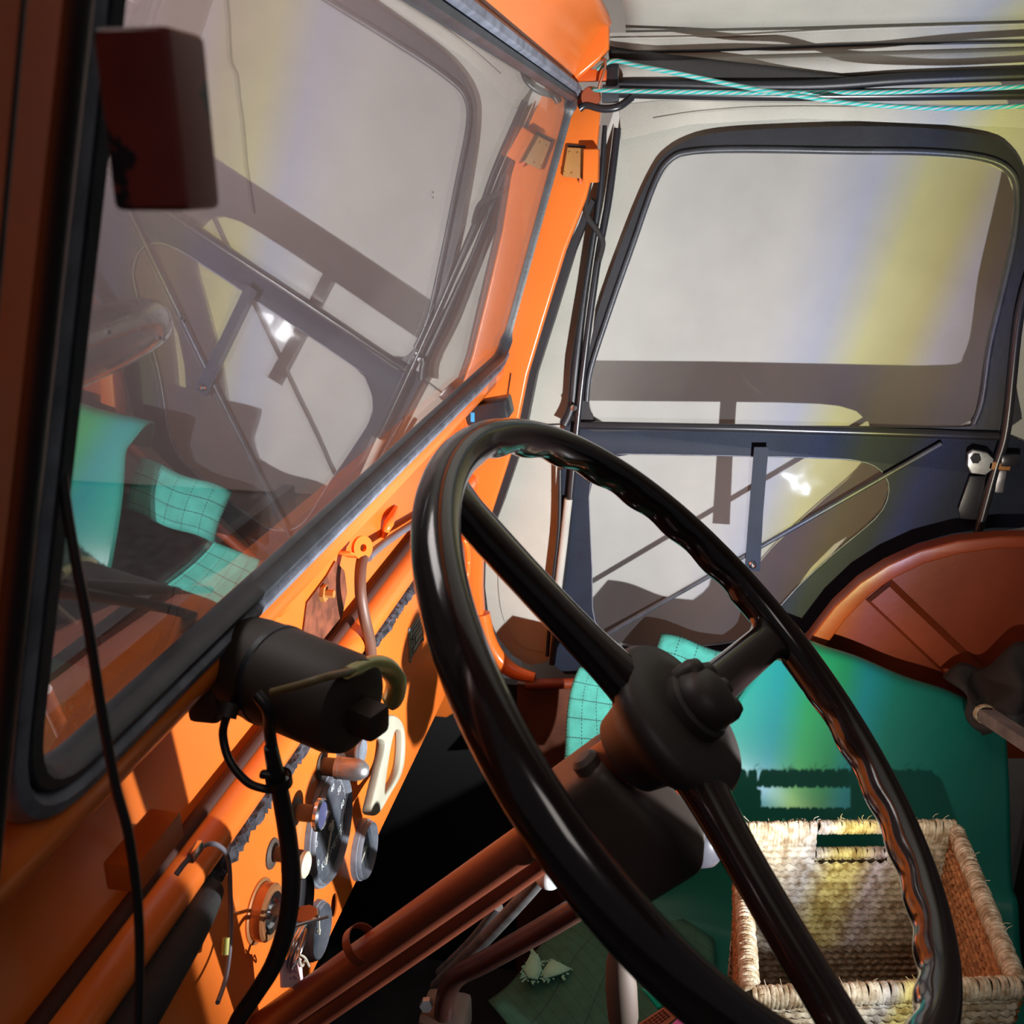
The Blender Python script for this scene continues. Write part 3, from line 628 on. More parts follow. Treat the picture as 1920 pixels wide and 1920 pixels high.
tube('lower_cable', [aty(686, 1030, .305), aty(677, 1060, .302), aty(676, 1110, .298), aty(684, 1160, .295), aty(694, 1205, .295), aty(698, 1260, .30), aty(702, 1310, .305)], .0058, mat('brown_grey_cable', (.13, .06, .04), .5, var=.3), br, 10)
bm = bmesh.new(); c0 = aty(679, 1027, .303); lathe(bm, [(.004, -.002), (.012, -.002), (.012, .002), (.004, .002), (.004, -.002)], c0, (-.6, -1, .2), 24); finish('clamp', bm, ORANGE, br, 40)
bm = bmesh.new(); box(bm, aty(655, 1040, .314), (.040, .016, .0025), Matrix.Rotation(.5, 3, 'Y'), .001); finish('clamp_arm', bm, ORANGE, br, 40)

# small dark box at the foot of the pillar
ab = thing('switch_box', 'small black box fixed to the pillar behind the top of the steering wheel', 'box', aty(915, 772, .25))
p0 = atx(918, 768, 1.28)
boxo('box_body', p0 + V((0, .0, 0)), (.05, .058, .026), BLACKMETAL, ab, Matrix.Rotation(-.22, 3, 'X'), .004)
boxo('box_flange', p0 + V((.0, .032, -.0)), (.05, .004, .04), ORANGE_D, ab, Matrix.Rotation(-.22, 3, 'X'), .001)
boxo('blue_lens', atx(886, 782, 1.255), (.003, .006, .014), mat('blue_lens', (.05, .3, .6), .2), ab)

# ================================================================ STEERING WHEEL
WC = V((.52, -.023, -.293)); WA = V((-.07792, -.69172, .71795)).normalized()
E1 = WA.cross(V((1, 0, 0))).normalized(); E2 = WA.cross(E1)
if (WC + E1 * .2).y < WC.y: E1 = -E1
if (WC + E2 * .2).x > WC.x: E2 = -E2
sw = thing('steering_wheel', 'large dark brown bakelite steering wheel with three spokes', 'steering wheel', WC)
R, r = .2030, .0120
def wp(t, rad, h=0): t = math.radians(t); return WC + (E1 * math.cos(t) + E2 * math.sin(t)) * rad + WA * h
bm = bmesh.new(); n = 240; m_ = 24; rings = []
for i in range(n):
    t = 360 * i / n; ring = []
    grip = .5 + .5 * math.cos(math.radians(t * 30))
    for j in range(m_):
        a = 2 * PI * j / m_; ca, sa = math.cos(a), math.sin(a)    # ca: outward, sa: towards driver
        rr = r
        under = max(0, -ca * .75 - sa * .65)
        sp_d = min(abs((t - s + 180) % 360 - 180) for s in (8, 130, 249))
        if sp_d > 13: rr -= .0030 * grip * max(0, under - .25)
        groove = math.exp(-((a - 1.9) / .13) ** 2) * .0011; rr -= groove
        ring.append(bm.verts.new(wp(t, R + ca * rr * 1.0, sa * rr * 1.12)))
    rings.append(ring)
for i in range(n):
    for j in range(m_): bm.faces.new((rings[i][j], rings[i][(j + 1) % m_], rings[(i + 1) % n][(j + 1) % m_], rings[(i + 1) % n][j]))
finish('rim', bm, BAKELITE, sw, 60)
for s in (8, 130, 249):
    bm = bmesh.new(); k = 16; pts = []; wd = []; th = []
    for i in range(k + 1):
        u = i / k; rad = .028 + (.200 - .028) * u; h = -.024 + .020 * (u ** 1.3); pts.append(wp(s, rad, h))
        wd.append(.0145 + .010 * math.exp(-u * 9) + .016 * max(0, (u - .88) / .12) ** 2); th.append(.0085 + .004 * math.exp(-u * 6))
    tdir = (wp(s + 90, 1) - WC).normalized(); rings = []
    for p, w_, t_ in zip(pts, wd, th): rings.append([bm.verts.new(p + tdir * (math.copysign(abs(math.cos(a)) ** .7, math.cos(a)) * w_) + WA * (math.copysign(abs(math.sin(a)) ** .8, math.sin(a)) * t_)) for a in [2 * PI * j / 16 for j in range(16)]])
    for A, B in zip(rings, rings[1:]):
        for j in range(16): bm.faces.new((A[j], A[(j + 1) % 16], B[(j + 1) % 16], B[j]))
    bm.faces.new(rings[0]); bm.faces.new(rings[-1]); finish('spoke', bm, BAKELITE, sw, 60)
HUBM = mat('dull_hub_plastic', (.030, .023, .020), .5, var=.2)
turned('hub', [(0, -.060), (.026, -.060), (.030, -.045), (.042, -.034), (.050, -.026), (.0515, -.019), (.048, -.013), (.030, -.009), (0, -.009)], WC, WA, HUBM, sw, 48, 60)
for q in (200, 245, 290, 335): turned('button_lug', [(0, .0135), (.005, .012), (.0075, .007), (.0075, -.004), (0, -.004)], wp(q, .0175), WA, HUBM, sw, 16, 60)
turned('horn_button', [(.0225, -.012), (.0225, -.003), (.020, -.001), (.0205, .001), (.0185, .008), (.0145, .0125), (.008, .015), (0, .0155)], WC + E2 * 0, WA, HUBM, sw, 40, 50)

# ================================================================ STEERING COLUMN
sc_ = thing('steering_column', 'red-brown steering column tube with dark switch housing', 'steering column', (.56, .33, -.70))
def cp(s, du=0, dv=0): return WC - WA * s + V((1, 0, 0)) * du + E1 * (dv - .009)
tube('column_tube', [cp(.05), cp(.62)], .0125, COLUMN, sc_, 32, 1)
tube('lower_tube', [cp(.16, .012, -.020) , cp(.30, .010, -.021), cp(.62, .008, -.022)], .0105, COLUMN, sc_, 24, 1)
turned('column_clamp', [(.0135, .33), (.0145, .33), (.0145, .338), (.0135, .338)], WC, -WA, COLUMN, sc_, 32)
ca_ = cp(.095)
turned('upper_collar', [(0, .052), (.017, .052), (.019, .058), (.0165, .066), (.0165, .085), (0, .085)], WC, -WA, COLUMN, sc_, 32)
# rounded switch housing
hx = axes_rot(-WA, V((1, 0, 0)).cross(WA).normalized(), V((1, 0, 0)) - WA * WA.x)
hc = atx(1148, 1548, .530)
bm = bmesh.new(); box(bm, hc, (.080, .096, .052), axes_rot((-WA), E1, (-WA).cross(E1)), .012, 4); finish('switch_housing', bm, COLBROWN, sc_, 50)
turned('housing_screw', [(0, 0), (.009, 0), (.009, .006), (.006, .009), (0, .010)], atx(1105, 1438, .515), WA * .2 + E1, COLBROWN, sc_, 20)

def stick(name, pts, r, m, label, cat, knobp=None, knobr=.012, knobm=None):
    t = thing(name, label, cat, pts[-1]); tube('rod', pts, r, m, t, 14)
    if knobp is not None: turned('ball_knob', [(0, -knobr)] + [(knobr * math.cos(a), knobr * math.sin(a)) for a in [-1.2 + i * .3 for i in range(9)]] + [(0, knobr)], knobp, (pts[0] - pts[1]), knobm, t, 24, 60)
    return t
stick('gear_lever', [atx(1030, 1625, .74), atx(975, 1690, .77), atx(900, 1770, .80), atx(818, 1850, .83)], .0075, ALU, 'grey gear lever with white ball knob, leaning beneath the column', 'lever', atx(1030, 1640, .72), .0135, mat('white_ball_knob', (.62, .63, .66), .25, var=.3, vscale=60))
stick('transfer_lever', [atx(934, 1700, .84), atx(890, 1760, .85), atx(825, 1825, .86)], .006, ALU, 'thin bare steel lever behind the white-knobbed gear lever', 'lever')
stick('handbrake_lever', [atx(1150, 1655, .66), atx(1100, 1692, .68), atx(1000, 1752, .72), atx(905, 1805, .75), atx(858, 1830, .765), atx(838, 1862, .77), atx(832, 1905, .77)], .0105, mat('red_brown_rod', (.07, .028, .022), .25, var=.3, spec=.9), 'long bent red-brown lever running below the steering wheel', 'lever')
t = thing('lever_bracket', 'rusty lever bracket with bolts at the bottom centre', 'bracket', atx(830, 1900, .77))
boxo('bracket_block', atx(835, 1915, .78), (.05, .05, .04), COLBROWN, t, None, .008); turned('bracket_bolt', [(0, .008), (.007, .008), (.007, 0), (0, 0)], atx(800, 1880, .77), (-1, -.2, .3), ALU, t, 6, 20)
t = thing('round_knob_lever', 'dark glossy ball knob lever behind the steering wheel hub', 'lever', atx(1310, 1560, .78))
turned('knob_ball', [(0, -.028), (.012, -.026), (.022, -.016), (.026, 0), (.022, .016), (.014, .022), (0, .026)], atx(1316, 1572, .80), (.1, -.3, .9), BLACKMETAL, t, 32, 60)
tube('knob_stem', [atx(1272, 1500, .80), atx(1290, 1525, .80)], .018, ORANGE_D, t, 16, 1)
t = thing('upright_lever', 'brown upright lever with turned grip at the bottom centre', 'lever', atx(1172, 1900, .62))
turned('grip', [(0, 0), (.010, 0), (.0125, .01), (.013, .035), (.011, .055), (.007, .068), (.006, .085), (0, .085)], atx(1170, 1930, .62), atx(1160, 1780, .64) - atx(1170, 1930, .62), mat('worn_brown_grip', (.045, .03, .022), .75), t, 24, 60)

# ================================================================ PASSENGER DOOR
dr = thing('passenger_door', 'soft-top passenger door with black vinyl trim and two clear plastic panes', 'door', (DX, -.1, -.72))
up_out = [(1105, 655), (1128, 560), (1187, 400), (1225, 318), (1252, 285), (1292, 262), (1350, 248), (1460, 241), (1600, 237), (1730, 240), (1850, 256), (1893, 280), (1918, 320), (1928, 380), (1925, 500), (1900, 700), (1880, 808), (1500, 808), (1200, 806), (1092, 800), (1094, 720)]
up_in = [(1104, 750), (1112, 692), (1150, 575), (1190, 462), (1232, 345), (1262, 302), (1300, 290), (1400, 287), (1600, 290), (1740, 292), (1840, 302), (1888, 325), (1902, 365), (1895, 450), (1870, 560), (1849, 650), (1836, 745), (1822, 788), (1796, 800), (1600, 800), (1300, 798), (1135, 794), (1112, 780)]
# canvas above and beside the pane, with the black vinyl below
can_out = [(1165, 200), (1225, 192), (1500, 196), (1960, 206), (1990, 400), (1960, 700), (1935, 830), (1880, 812), (1500, 806), (1080, 800), (1088, 720), (1110, 640), (1126, 480), (1150, 300)]
xplate('canvas_panel', can_out, [smooth_ for smooth_ in [up_in]], DX + .004, .004, CANVAS, dr)
xplate('pane_surround', up_out, [up_in], DX - .002, .010, BLACK, dr, 0, sm=3)
inner_b = [(1100, 752), (1108, 690), (1146, 573), (1186, 460), (1228, 342), (1258, 298), (1300, 284), (1400, 280), (1600, 283), (1740, 285), (1845, 296), (1894, 320), (1909, 365), (1902, 450), (1877, 562), (1856, 652), (1842, 750), (1826, 795)]
tube('pane_beading', [atx(a, b, DX - .008) for a, b in inner_b], .0042, RUBBER, dr, 10, 4)
lo_out = [(1085, 815), (1085, 802), (1500, 806), (1880, 812), (1925, 830), (1960, 900), (1930, 985), (1800, 1006), (1718, 1036), (1655, 1066), (1600, 1098), (1526, 1170), (1480, 1212), (1300, 1240), (1160, 1262), (1060, 1262), (1034, 1240), (1046, 1120), (1055, 1000), (1050, 930), (1056, 860), (1060, 790), (1085, 790)]
lo_in = [(1127, 877), (1157, 855), (1180, 851), (1400, 855), (1500, 857), (1574, 860), (1610, 864), (1639, 873), (1660, 892), (1667, 920), (1655, 956), (1623, 989), (1585, 1020), (1542, 1057), (1494, 1102), (1452, 1150), (1425, 1180), (1385, 1202), (1310, 1212), (1230, 1214), (1165, 1210), (1140, 1196), (1122, 1178), (1111, 1143), (1110, 1067), (1104, 933), (1112, 897)]
xplate('vinyl_panel', lo_out, [lo_in], DX - .001, .008, VINYL, dr, 0)
def loopline(name, pts, x, r, m): return tube(name, [atx(a, b, x) for a, b in pts + pts[:1]], r, m, dr, 8, 2)
loopline('pane_piping', lo_in, DX - .0055, .0008, RUBBER_G)
def bowed(pts, x, bow):                        # thin plastic pane with a slight sag
    P_ = [atx(a, b, x) for a, b in pts]; c = sum(P_, V()) / len(P_); bm = bmesh.new(); n = 8
    rows = [[bm.verts.new(c + (p - c) * (k / n) + V((bow * (1 - (k / n) ** 2), 0, 0))) for p in P_] for k in range(1, n + 1)]
    cv = bm.verts.new(c + V((bow, 0, 0))); m_ = len(P_)
    for j in range(m_): bm.faces.new((cv, rows[0][j], rows[0][(j + 1) % m_]))
    for A, B in zip(rows, rows[1:]):
        for j in range(m_): bm.faces.new((A[j], A[(j + 1) % m_], B[(j + 1) % m_], B[j]))
    return bm
grow = lambda l, k: [((a - sum(p[0] for p in l) / len(l)) * k + sum(p[0] for p in l) / len(l), (b - sum(p[1] for p in l) / len(l)) * k + sum(p[1] for p in l) / len(l)) for a, b in l]
finish('window_pane', bowed(grow(up_in, 1.012), DX + .0005, .004), PLASTIC, dr, 60)
finish('window_pane', bowed(grow(lo_in, 1.012), DX + .0005, -.006), PLASTIC, dr, 60)
# tubes
tube('waist_rail', [atx(1078, 797, DX - .012), atx(1400, 803, DX - .012), atx(1872, 818, DX - .012)], .0062, BLACKMETAL, dr, 14, 1)
tube('front_tube', [atx(1158, 240, DX - .014), atx(1142, 370, DX - .014), atx(1122, 480, DX - .014), atx(1100, 640, DX - .014), atx(1084, 780, DX - .014), atx(1070, 930, DX - .014), atx(1058, 1060, DX - .014), atx(1035, 1245, DX - .014)], .0052, BLACKMETAL, dr, 14)
tube('front_flap', [atx(1134, 235, DX - .006), atx(1124, 370, DX - .006), atx(1098, 540, DX - .006), atx(1080, 680, DX - .006), atx(1072, 760, DX - .006), atx(1058, 795, DX - .006)], [.003, .005, .004, .008, .007, .008], BLACK, dr, 10)
s = tube('bare_tube_section', [atx(1066, 935, DX - .016), atx(1058, 1010, DX - .016), atx(1046, 1110, DX - .016)], .0068, CANVAS_D, dr, 12, 1); s['label'] = 'beige section of the front tube'
tube('front_edge_cord', [atx(1050, 880, DX - .012), atx(1048, 990, DX - .012), atx(1036, 1100, DX - .012), atx(1026, 1230, DX - .012)], .0032, BLACK, dr, 8)
tube('diagonal_rod', [atx(1122, 1198, DX - .012), atx(1765, 832, DX - .012)], .0038, RUBBER, dr, 10, 1)
tube('rear_tube', [atx(1936, 500, DX - .02), atx(1910, 600, DX - .02), atx(1888, 800, DX - .02), atx(1866, 880, DX - .02), atx(1834, 998, DX - .02)], .0065, BLACKMETAL, dr, 12)
turned('press_stud', [(0, .003), (.004, .0025), (.005, 0), (0, 0)], atx(1076, 765, DX - .022), (-1, 0, 0), CHROME, dr, 16)
# strap hanging from the rail
st_ = xplate('strap', [(1414, 838), (1441, 838), (1431, 960), (1425, 1071), (1396, 1069), (1405, 950)], [], DX - .018, .003, VINYL, dr); st_['label'] = 'short black hanging strap with rivet'
turned('strap_rivet', [(.0022, .003), (.0035, .0045), (.006, .003), (.0065, 0), (0, 0), (0, .0015), (.0022, .003)], atx(1411, 1058, DX - .0195), (-1, 0, 0), CHROME, st_, 20)
# latch and brackets at the rear edge
lt = xplate('door_latch', [(1814, 850), (1824, 843), (1850, 848), (1862, 860), (1858, 880), (1846, 889), (1820, 886), (1813, 872)], [], DX - .022, .008, mat('galvanised_steel', (.48, .5, .5), .4, metal=.6, var=.4, vscale=60), dr, .001)
turned('latch_bolt', [(0, .006), (.007, .006), (.007, 0), (0, 0)], atx(1828, 859, DX - .026), (-1, 0, 0), BLACKMETAL, lt, 6, 20)
boxo('latch_arm', atx(1872, 872, DX - .02), (.012, .030, .012), BRACKET, lt); boxo('latch_knob', atx(1893, 862, DX - .02), (.016, .026, .018), BLACKMETAL, lt, None, .004)
boxo('latch_tongue', atx(1875, 902, DX - .02), (.008, .012, .034), ALU, lt, None, .003)
xplate('lower_bracket', [(1818, 892), (1848, 892), (1838, 975), (1800, 972), (1796, 955)], [], DX - .014, .004, BLACKMETAL, dr, .001)
# canvas in front of the door (quarter panel between pillar and door)
fc = thing('canvas_side_curtain', 'beige canvas curtain between the orange pillar and the door', 'curtain', (1.46, .2, -.7))
qp = [(1150, 232), (1118, 330), (1085, 420), (1042, 560), (1004, 700), (976, 830), (940, 940), (912, 1010), (910, 1100), (916, 1150), (934, 1195), (962, 1228), (992, 1246), (1018, 1242), (1030, 1235), (1052, 1100), (1062, 930), (1075, 800), (1096, 650), (1122, 500), (1160, 250)]
xplate('curtain_cloth', qp, [], DX + .014, .004, CANVAS, fc)
tube('curtain_seam', [atx(970, 795, DX + .011), atx(1010, 797, DX + .0105), atx(1062, 795, DX + .011)], .0011, BLACKMETAL, fc, 6)
tube('curtain_piping', [atx(a, b, DX + .0105) for a, b in [(935, 1040), (935, 1100), (942, 1150), (960, 1190), (985, 1213), (1020, 1222)]], .0009, CANVAS_D, fc, 6)
st2 = tube('hanging_strap', [atx(1105, 340, 1.42), atx(1098, 385, 1.42), atx(1102, 408, 1.42), atx(1118, 430, 1.425), atx(1130, 455, 1.43), atx(1122, 490, 1.43)], .0042, CLOTHBLK, None, 8)
tag(st2, 'short twisted black strap beside the upper orange pillar', 'strap')

# ================================================================ ROOF EDGE
re_ = thing('roof_rail', 'black roof rail with rolled canvas valance above the passenger door', 'roof rail', (1.43, -.2, .14))
xplate('canvas_valance', [(1140, 62), (1500, 56), (1960, 46), (1960, 150), (1500, 160), (1300, 158), (1142, 150)], [], 1.449, .004, CANVAS_D, re_)
tube('valance_piping', [atx(1145, 97, 1.4455), atx(1350, 94, 1.4455), atx(1600, 84, 1.4455), atx(1950, 78, 1.4455)], .0017, BLACK, re_, 8)
tube('valance_hem', [atx(1145, 72, 1.446), atx(1350, 68, 1.446), atx(1600, 55, 1.446), atx(1950, 44, 1.446)], .0013, CANVAS_D, re_, 8)
surf('valance_roll', lambda u, v: atx(1150 + 810 * u, 132 - 22 * u ** 1.2 + (-20 + 40 * v), 1.446 - .006 * math.sin(PI * v)), 30, 6, CANVAS_D, re_, .003)
tube('upper_rail', [atx(1130, 172, 1.438), atx(1500, 178, 1.438), atx(1960, 174, 1.438)], .0078, BLACKMETAL, re_, 14)
tube('rail_cover', [atx(1150, 156, 1.438), atx(1500, 160, 1.438), atx(1700, 148, 1.438), atx(1960, 138, 1.438)], [.004, .0075, .0075, .0075], BLACK, re_, 12)
xplate('canvas_band', [(1160, 196), (1235, 188), (1500, 192), (1960, 200), (1960, 242), (1500, 222), (1290, 234), (1165, 262)], [], 1.437, .004, CANVAS, re_, .001)
tube('band_seam', [atx(1225, 222, 1.434), atx(1330, 207, 1.434), atx(1500, 200, 1.434), atx(1950, 205, 1.434)], .0008, CANVAS_D, re_, 6)
tw = surf('twisted_strap', lambda u, v: atx(1142 + 470 * u, 100 + 62 * u ** .8 + (v - .5) * (26 + 14 * math.sin(u * 3)), 1.4385 - .004 * math.cos(PI * (v - .5) + u * 3)), 40, 4, CLOTHBLK, None, .003)
tag(tw, 'wide twisted black strap under the canvas roof edge', 'strap')
# hinge/bow bracket at the corner
cb_ = thing('roof_bow_bracket', 'dark steel roof bow bracket at the top of the far pillar', 'bracket', atx(1120, 170, 1.40))
boxo('bracket_plate', atx(1106, 142, 1.395), (.02, .045, .014), ORANGE_D, cb_); boxo('bracket_lug', atx(1148, 143, 1.40), (.016, .016, .030), BLACKMETAL, cb_)
turned('pivot_disc', [(0, .008), (.012, .008), (.0135, .004), (.0135, 0), (0, 0)], atx(1108, 183, 1.395), (-1, 0, 0), mat('brown_disc', (.3, .07, .03), .4), cb_, 28)
tube('bow_clip', [atx(1086, 204, 1.39), atx(1100, 197, 1.39), atx(1130, 204, 1.39), atx(1160, 200, 1.392), atx(1185, 182, 1.40)], .005, BLACKMETAL, cb_, 10)
boxo('lug_lower', atx(1145, 176, 1.40), (.016, .022, .022), RUBBER, cb_)
def bungee(label, pts):
    o = tube('bungee_cord', [atx(a, b, x) for a, b, x in pts], .0029, CORD, None, 10, 8); tag(o, label, 'cord', 'elastic cords')
bungee('teal elastic cord that starts highest at the bracket and sags lowest at the right', [(1120, 130, 1.385), (1150, 114, 1.38), (1200, 124, 1.38), (1290, 142, 1.375), (1400, 164, 1.37), (1500, 180, 1.362), (1600, 194, 1.37), (1760, 203, 1.37), (1880, 200, 1.37), (1960, 196, 1.37)])
bungee('teal elastic cord stretched straight along the black roof rail', [(1112, 166, 1.388), (1130, 169, 1.38), (1250, 172, 1.38), (1400, 174, 1.376), (1500, 174, 1.378), (1650, 173, 1.376), (1800, 168, 1.37), (1960, 160, 1.37)])
hk = tube('cord_hook', [atx(1128, 113, 1.378), atx(1135, 112, 1.375), atx(1134, 128, 1.375), atx(1127, 150, 1.376), atx(1122, 168, 1.38)], .0018, mat('rusty_hook', (.3, .12, .07), .5, metal=.5), None, 8)
tag(hk, 'small rusty wire hook holding the teal cords', 'hook')

# ================================================================ WHEEL ARCH
ARCHM = mat('arch_paint_dimmed', (.25, .042, .010), .40, var=.3, vscale=7, chips=(.03, .015, .015), cth=.70, cscale=28, bump=.15, bscale=50)  # orange darkened in the colour for lying outside the beam
wa = thing('wheel_arch', 'orange painted rear wheel arch panel with raised ribs', 'wheel arch', (1.41, -.4, -.75))
arch = [(1480, 1245), (1520, 1185), (1562, 1130), (1610, 1085), (1660, 1053), (1720, 1026), (1790, 1008), (1870, 1000), (1960, 1000)]
inner = [(1960, 1022), (1870, 1022), (1795, 1032), (1730, 1050), (1672, 1078), (1628, 1108), (1585, 1152), (1545, 1205), (1510, 1262)]
xplate('arch_flange', arch + inner, [], 1.385, .030, ARCHM, wa, .003)
xplate('arch_panel', [(1500, 1262), (1545, 1200), (1585, 1150), (1630, 1100), (1690, 1062), (1795, 1025), (1960, 1010), (1960, 1420), (1500, 1420)], [], 1.415, .006, ARCHM, wa)
for (a, b, c, d, wd_) in ((1648, 1108, 1850, 1300, 26), (1800, 1040, 1960, 1150, 0)):
    if wd_:
        q0, q1 = atx(a, b, 1.405), atx(c, d, 1.405)
        bm = bmesh.new(); sweep(bm, [q0, q1], 1, sect=[(-.004, -.024), (.012, -.017), (.012, .017), (-.004, .024)], up=(-1, 0, 0)); finish('arch_rib', bm, ARCHM, wa, 30)
for i in range(9):
    pass
sill = tube('door_sill_rail', [atx(985, 1283, 1.40), atx(1040, 1282, 1.405), atx(1110, 1278, 1.41), atx(1300, 1262, 1.41), atx(1500, 1240, 1.41)], .009, ARCHM, None, 14)
tag(sill, 'orange rounded door sill rail below the beige curtain', 'sill rail')
sb_ = finish('wall_side_front', box(bmesh.new(), (1.43, .43, -1.27), (.02, .38, .94)), mat('black_side_front', (.006, .006, .007), .8)); struct(sb_)  # forward part of the side wall in plain near-black
sp_ = finish('wall_side', box(bmesh.new(), (1.425, -.06, -1.165), (.02, .60, .74)), mat('side_wall_shade', (.16, .05, .025), .6, var=.4)); struct(sp_)  # orange wall with the seat's shade painted in as dark red-brown

# ================================================================ SEAT AREA
ZS = -.975
seat = thing('passenger_seat', 'passenger seat covered in glossy green vinyl', 'seat', (1.0, -.2, ZS - .1))
tl = atx(1440, 1178, 1.33); trr = atx(1872, 1342, 1.31)
yl, yr = .02, trr.y - .003
def backz(y):
    f = (y - tl.y) / (trr.y - tl.y); return tl.z + (trr.z - tl.z) * f
def cover(u, v):
    vv = max(0, min(1, (v - .26) / .26)); y0 = (tl.y + .002) * (1 - vv) + .04 * vv ** 1.0
    y = y0 + (yr - y0) * u; zt = backz(y) ; xt = 1.33 - .02 * (u)
    # profile from the rolled top down to the squab and forward
    prof = [(xt + .05, zt - .06), (xt + .025, zt - .008), (xt, zt), (xt - .022, zt - .018), (xt - .07, zt - .085), (xt - .13, zt - .18), (1.15, ZS + .06), (1.115, ZS + .012), (1.07, ZS), (.90, ZS), (.72, ZS), (.60, ZS - .01), (.56, ZS - .05), (.555, ZS - .2)]
    f = v * (len(prof) - 1); i = min(int(f), len(prof) - 2); t = f - i
    p0, p1, p2, p3 = [V((*prof[max(0, min(len(prof) - 1, q))], 0)) for q in (i - 1, i, i + 1, i + 2)]
    q = .5 * ((2 * p1) + (-p0 + p2) * t + (2 * p0 - 5 * p1 + 4 * p2 - p3) * t * t + (-p0 + 3 * p1 - 3 * p2 + p3) * t ** 3)
    w_ = .004 * math.sin(u * 17 + v * 9) * math.sin(v * PI)
    return V((q.x + w_ * .6, y - (.03 * v * (1 if u > .5 else 0) * (u - .5)), q.y + w_))
surf('seat_cover', cover, 60, 90, GREEN, seat, .003)
boxo('seat_base', (.85, -.22, ZS - .14), (.52, .42, .22), CLOTHBLK, seat, None, .02)
ck = thing('checked_seat_fabric', 'teal fabric sheet with dashed grid lines draped behind the steering hub', 'fabric', (1.25, 0, ZS))
cn = [atx(1240, 1190, 1.37), atx(1425, 1243, 1.355), atx(1380, 1340, 1.30), atx(1205, 1290, 1.32)]
def bil(c, u, v): return (c[0] * (1 - u) + c[1] * u) * (1 - v) + (c[3] * (1 - u) + c[2] * u) * v
surf('folded_flap', lambda u, v: bil(cn, u, v) + V((-.012 * math.sin(PI * v) + .005, 0, .003 * math.sin(u * 9))), 16, 10, GREENBACK, ck, .002, uvs=(.125, .085))
cl_ = [atx(1100, 1250, 1.25), atx(1190, 1275, 1.24), atx(1190, 1500, 1.12), atx(1025, 1500, 1.14)]
surf('left_flap', lambda u, v: bil(cl_, u, v) + V((.0, .012 * math.sin(v * 4 + 1), .004 * math.sin(v * 7))), 14, 20, GREENBACK, ck, .002, uvs=(.1, .18))
lw = [atz(1185, 1480, ZS + .10), atz(1290, 1500, ZS + .04), atz(1285, 1960, ZS + .012), atz(900, 1960, ZS + .012)]
surf('lower_sheet', lambda u, v: bil([atz(1150, 1640, ZS + .014), V((1.08, -.085, ZS + .012)), V((.60, -.085, ZS + .012)), atz(915, 1880, ZS + .014)], u, v) + V((0, 0, .006 * math.sin(v * 13 + u * 5) + .004 * math.sin(u * 9))), 20, 30, GREEN_SHADE, ck, .002, uvs=(.18, .5))
# torn corner: curled edge and frayed fleece scraps
#tube('curled_edge', [atz(930, 1860, ZS + .02), atz(945, 1835, ZS + .022), atz(985, 1828, ZS + .022), atz(1040, 1855, ZS + .02), atz(1090, 1895, ZS + .018)], .003, GREEN_SHADE, ck, 8)
def scrap(name, pts, z, label, n=34, parent=None):
    P_ = [atz(a, b, z) for a, b in pts]; bm = bmesh.new(); c = sum(P_, V()) / len(P_) + V((0, 0, .0015)); rng = random.Random(len(label))
    vs = [bm.verts.new(p + V((0, 0, rng.uniform(0, .004)))) for p in P_]; cv = bm.verts.new(c)
    for i in range(len(vs)): bm.faces.new((cv, vs[i], vs[(i + 1) % len(vs)]))
    for i in range(n):
        q_ = rng.randrange(len(P_)); p = P_[q_].lerp(P_[q_ - 1], rng.random()); d = ((p - c).normalized() + V((rng.uniform(-.8, .8), rng.uniform(-.8, .8), 0))) * rng.uniform(.002, .006); sweep(bm, [p, p + d * .5 + V((0, 0, .001)), p + d + V((rng.uniform(-.002, .002), rng.uniform(-.002, .002), 0))], .00022, 4)
    o = finish(name, bm, FRAY, parent, 40); md = o.modifiers.new('s', 'SOLIDIFY'); md.thickness = .0015
    tag(o, label, 'fabric scrap'); return o
scrap('frayed_scrap', [(982, 1822), (990, 1800), (1000, 1783), (1012, 1800), (1016, 1822), (1008, 1842), (990, 1838)], ZS + .026, 'frayed pale teal scrap on the left of two, left of the triangular one')
scrap('triangular_scrap', [(1020, 1820), (1034, 1800), (1050, 1810), (1072, 1820), (1050, 1832), (1018, 1838)], ZS + .026, 'triangular pale teal scrap pointing to the right', 26)
fs = [atz(1202, 1853, ZS + .06), atz(1264, 1876, ZS + .06), atz(1246, 1888, ZS + .05), atz(1234, 1893, ZS + .05)]
o = surf('teal_cloth_corner', lambda u, v: bil(fs, u, v) + V((0, 0, .002 * math.sin(u * 14))), 10, 5, mat('bright_teal_cloth', (.0, .52, .38), .6), None, .0015); tag(o, 'bright teal cloth corner poking out at the bottom edge', 'cloth')
bx = thing('patterned_carton', 'small brown carton with a window-grid print at the bottom edge', 'carton', atz(1250, 1910, ZS + .05))
cq = [atz(1190, 1925, ZS + .055), atz(1262, 1878, ZS + .055), atz(1284, 1897, ZS + .05), atz(1215, 1950, ZS + .05)]
surf('carton_face', lambda u, v: bil(cq, u, v), 2, 2, mat('brown_carton', (.40, .13, .06), .6, var=.2), bx, .004, 0)
bm = bmesh.new()
for i in range(7):
    for j in range(4):
        a = bil(cq, .08 + i * .09, .2 + j * .17); b = bil(cq, .08 + i * .09 + .06, .2 + j * .17); sweep(bm, [a + V((0, 0, .0025)), b + V((0, 0, .0025))], .0012, 4)
finish('carton_print', bm, mat('dark_brown_print', (.12, .03, .015), .7), bx, 0)
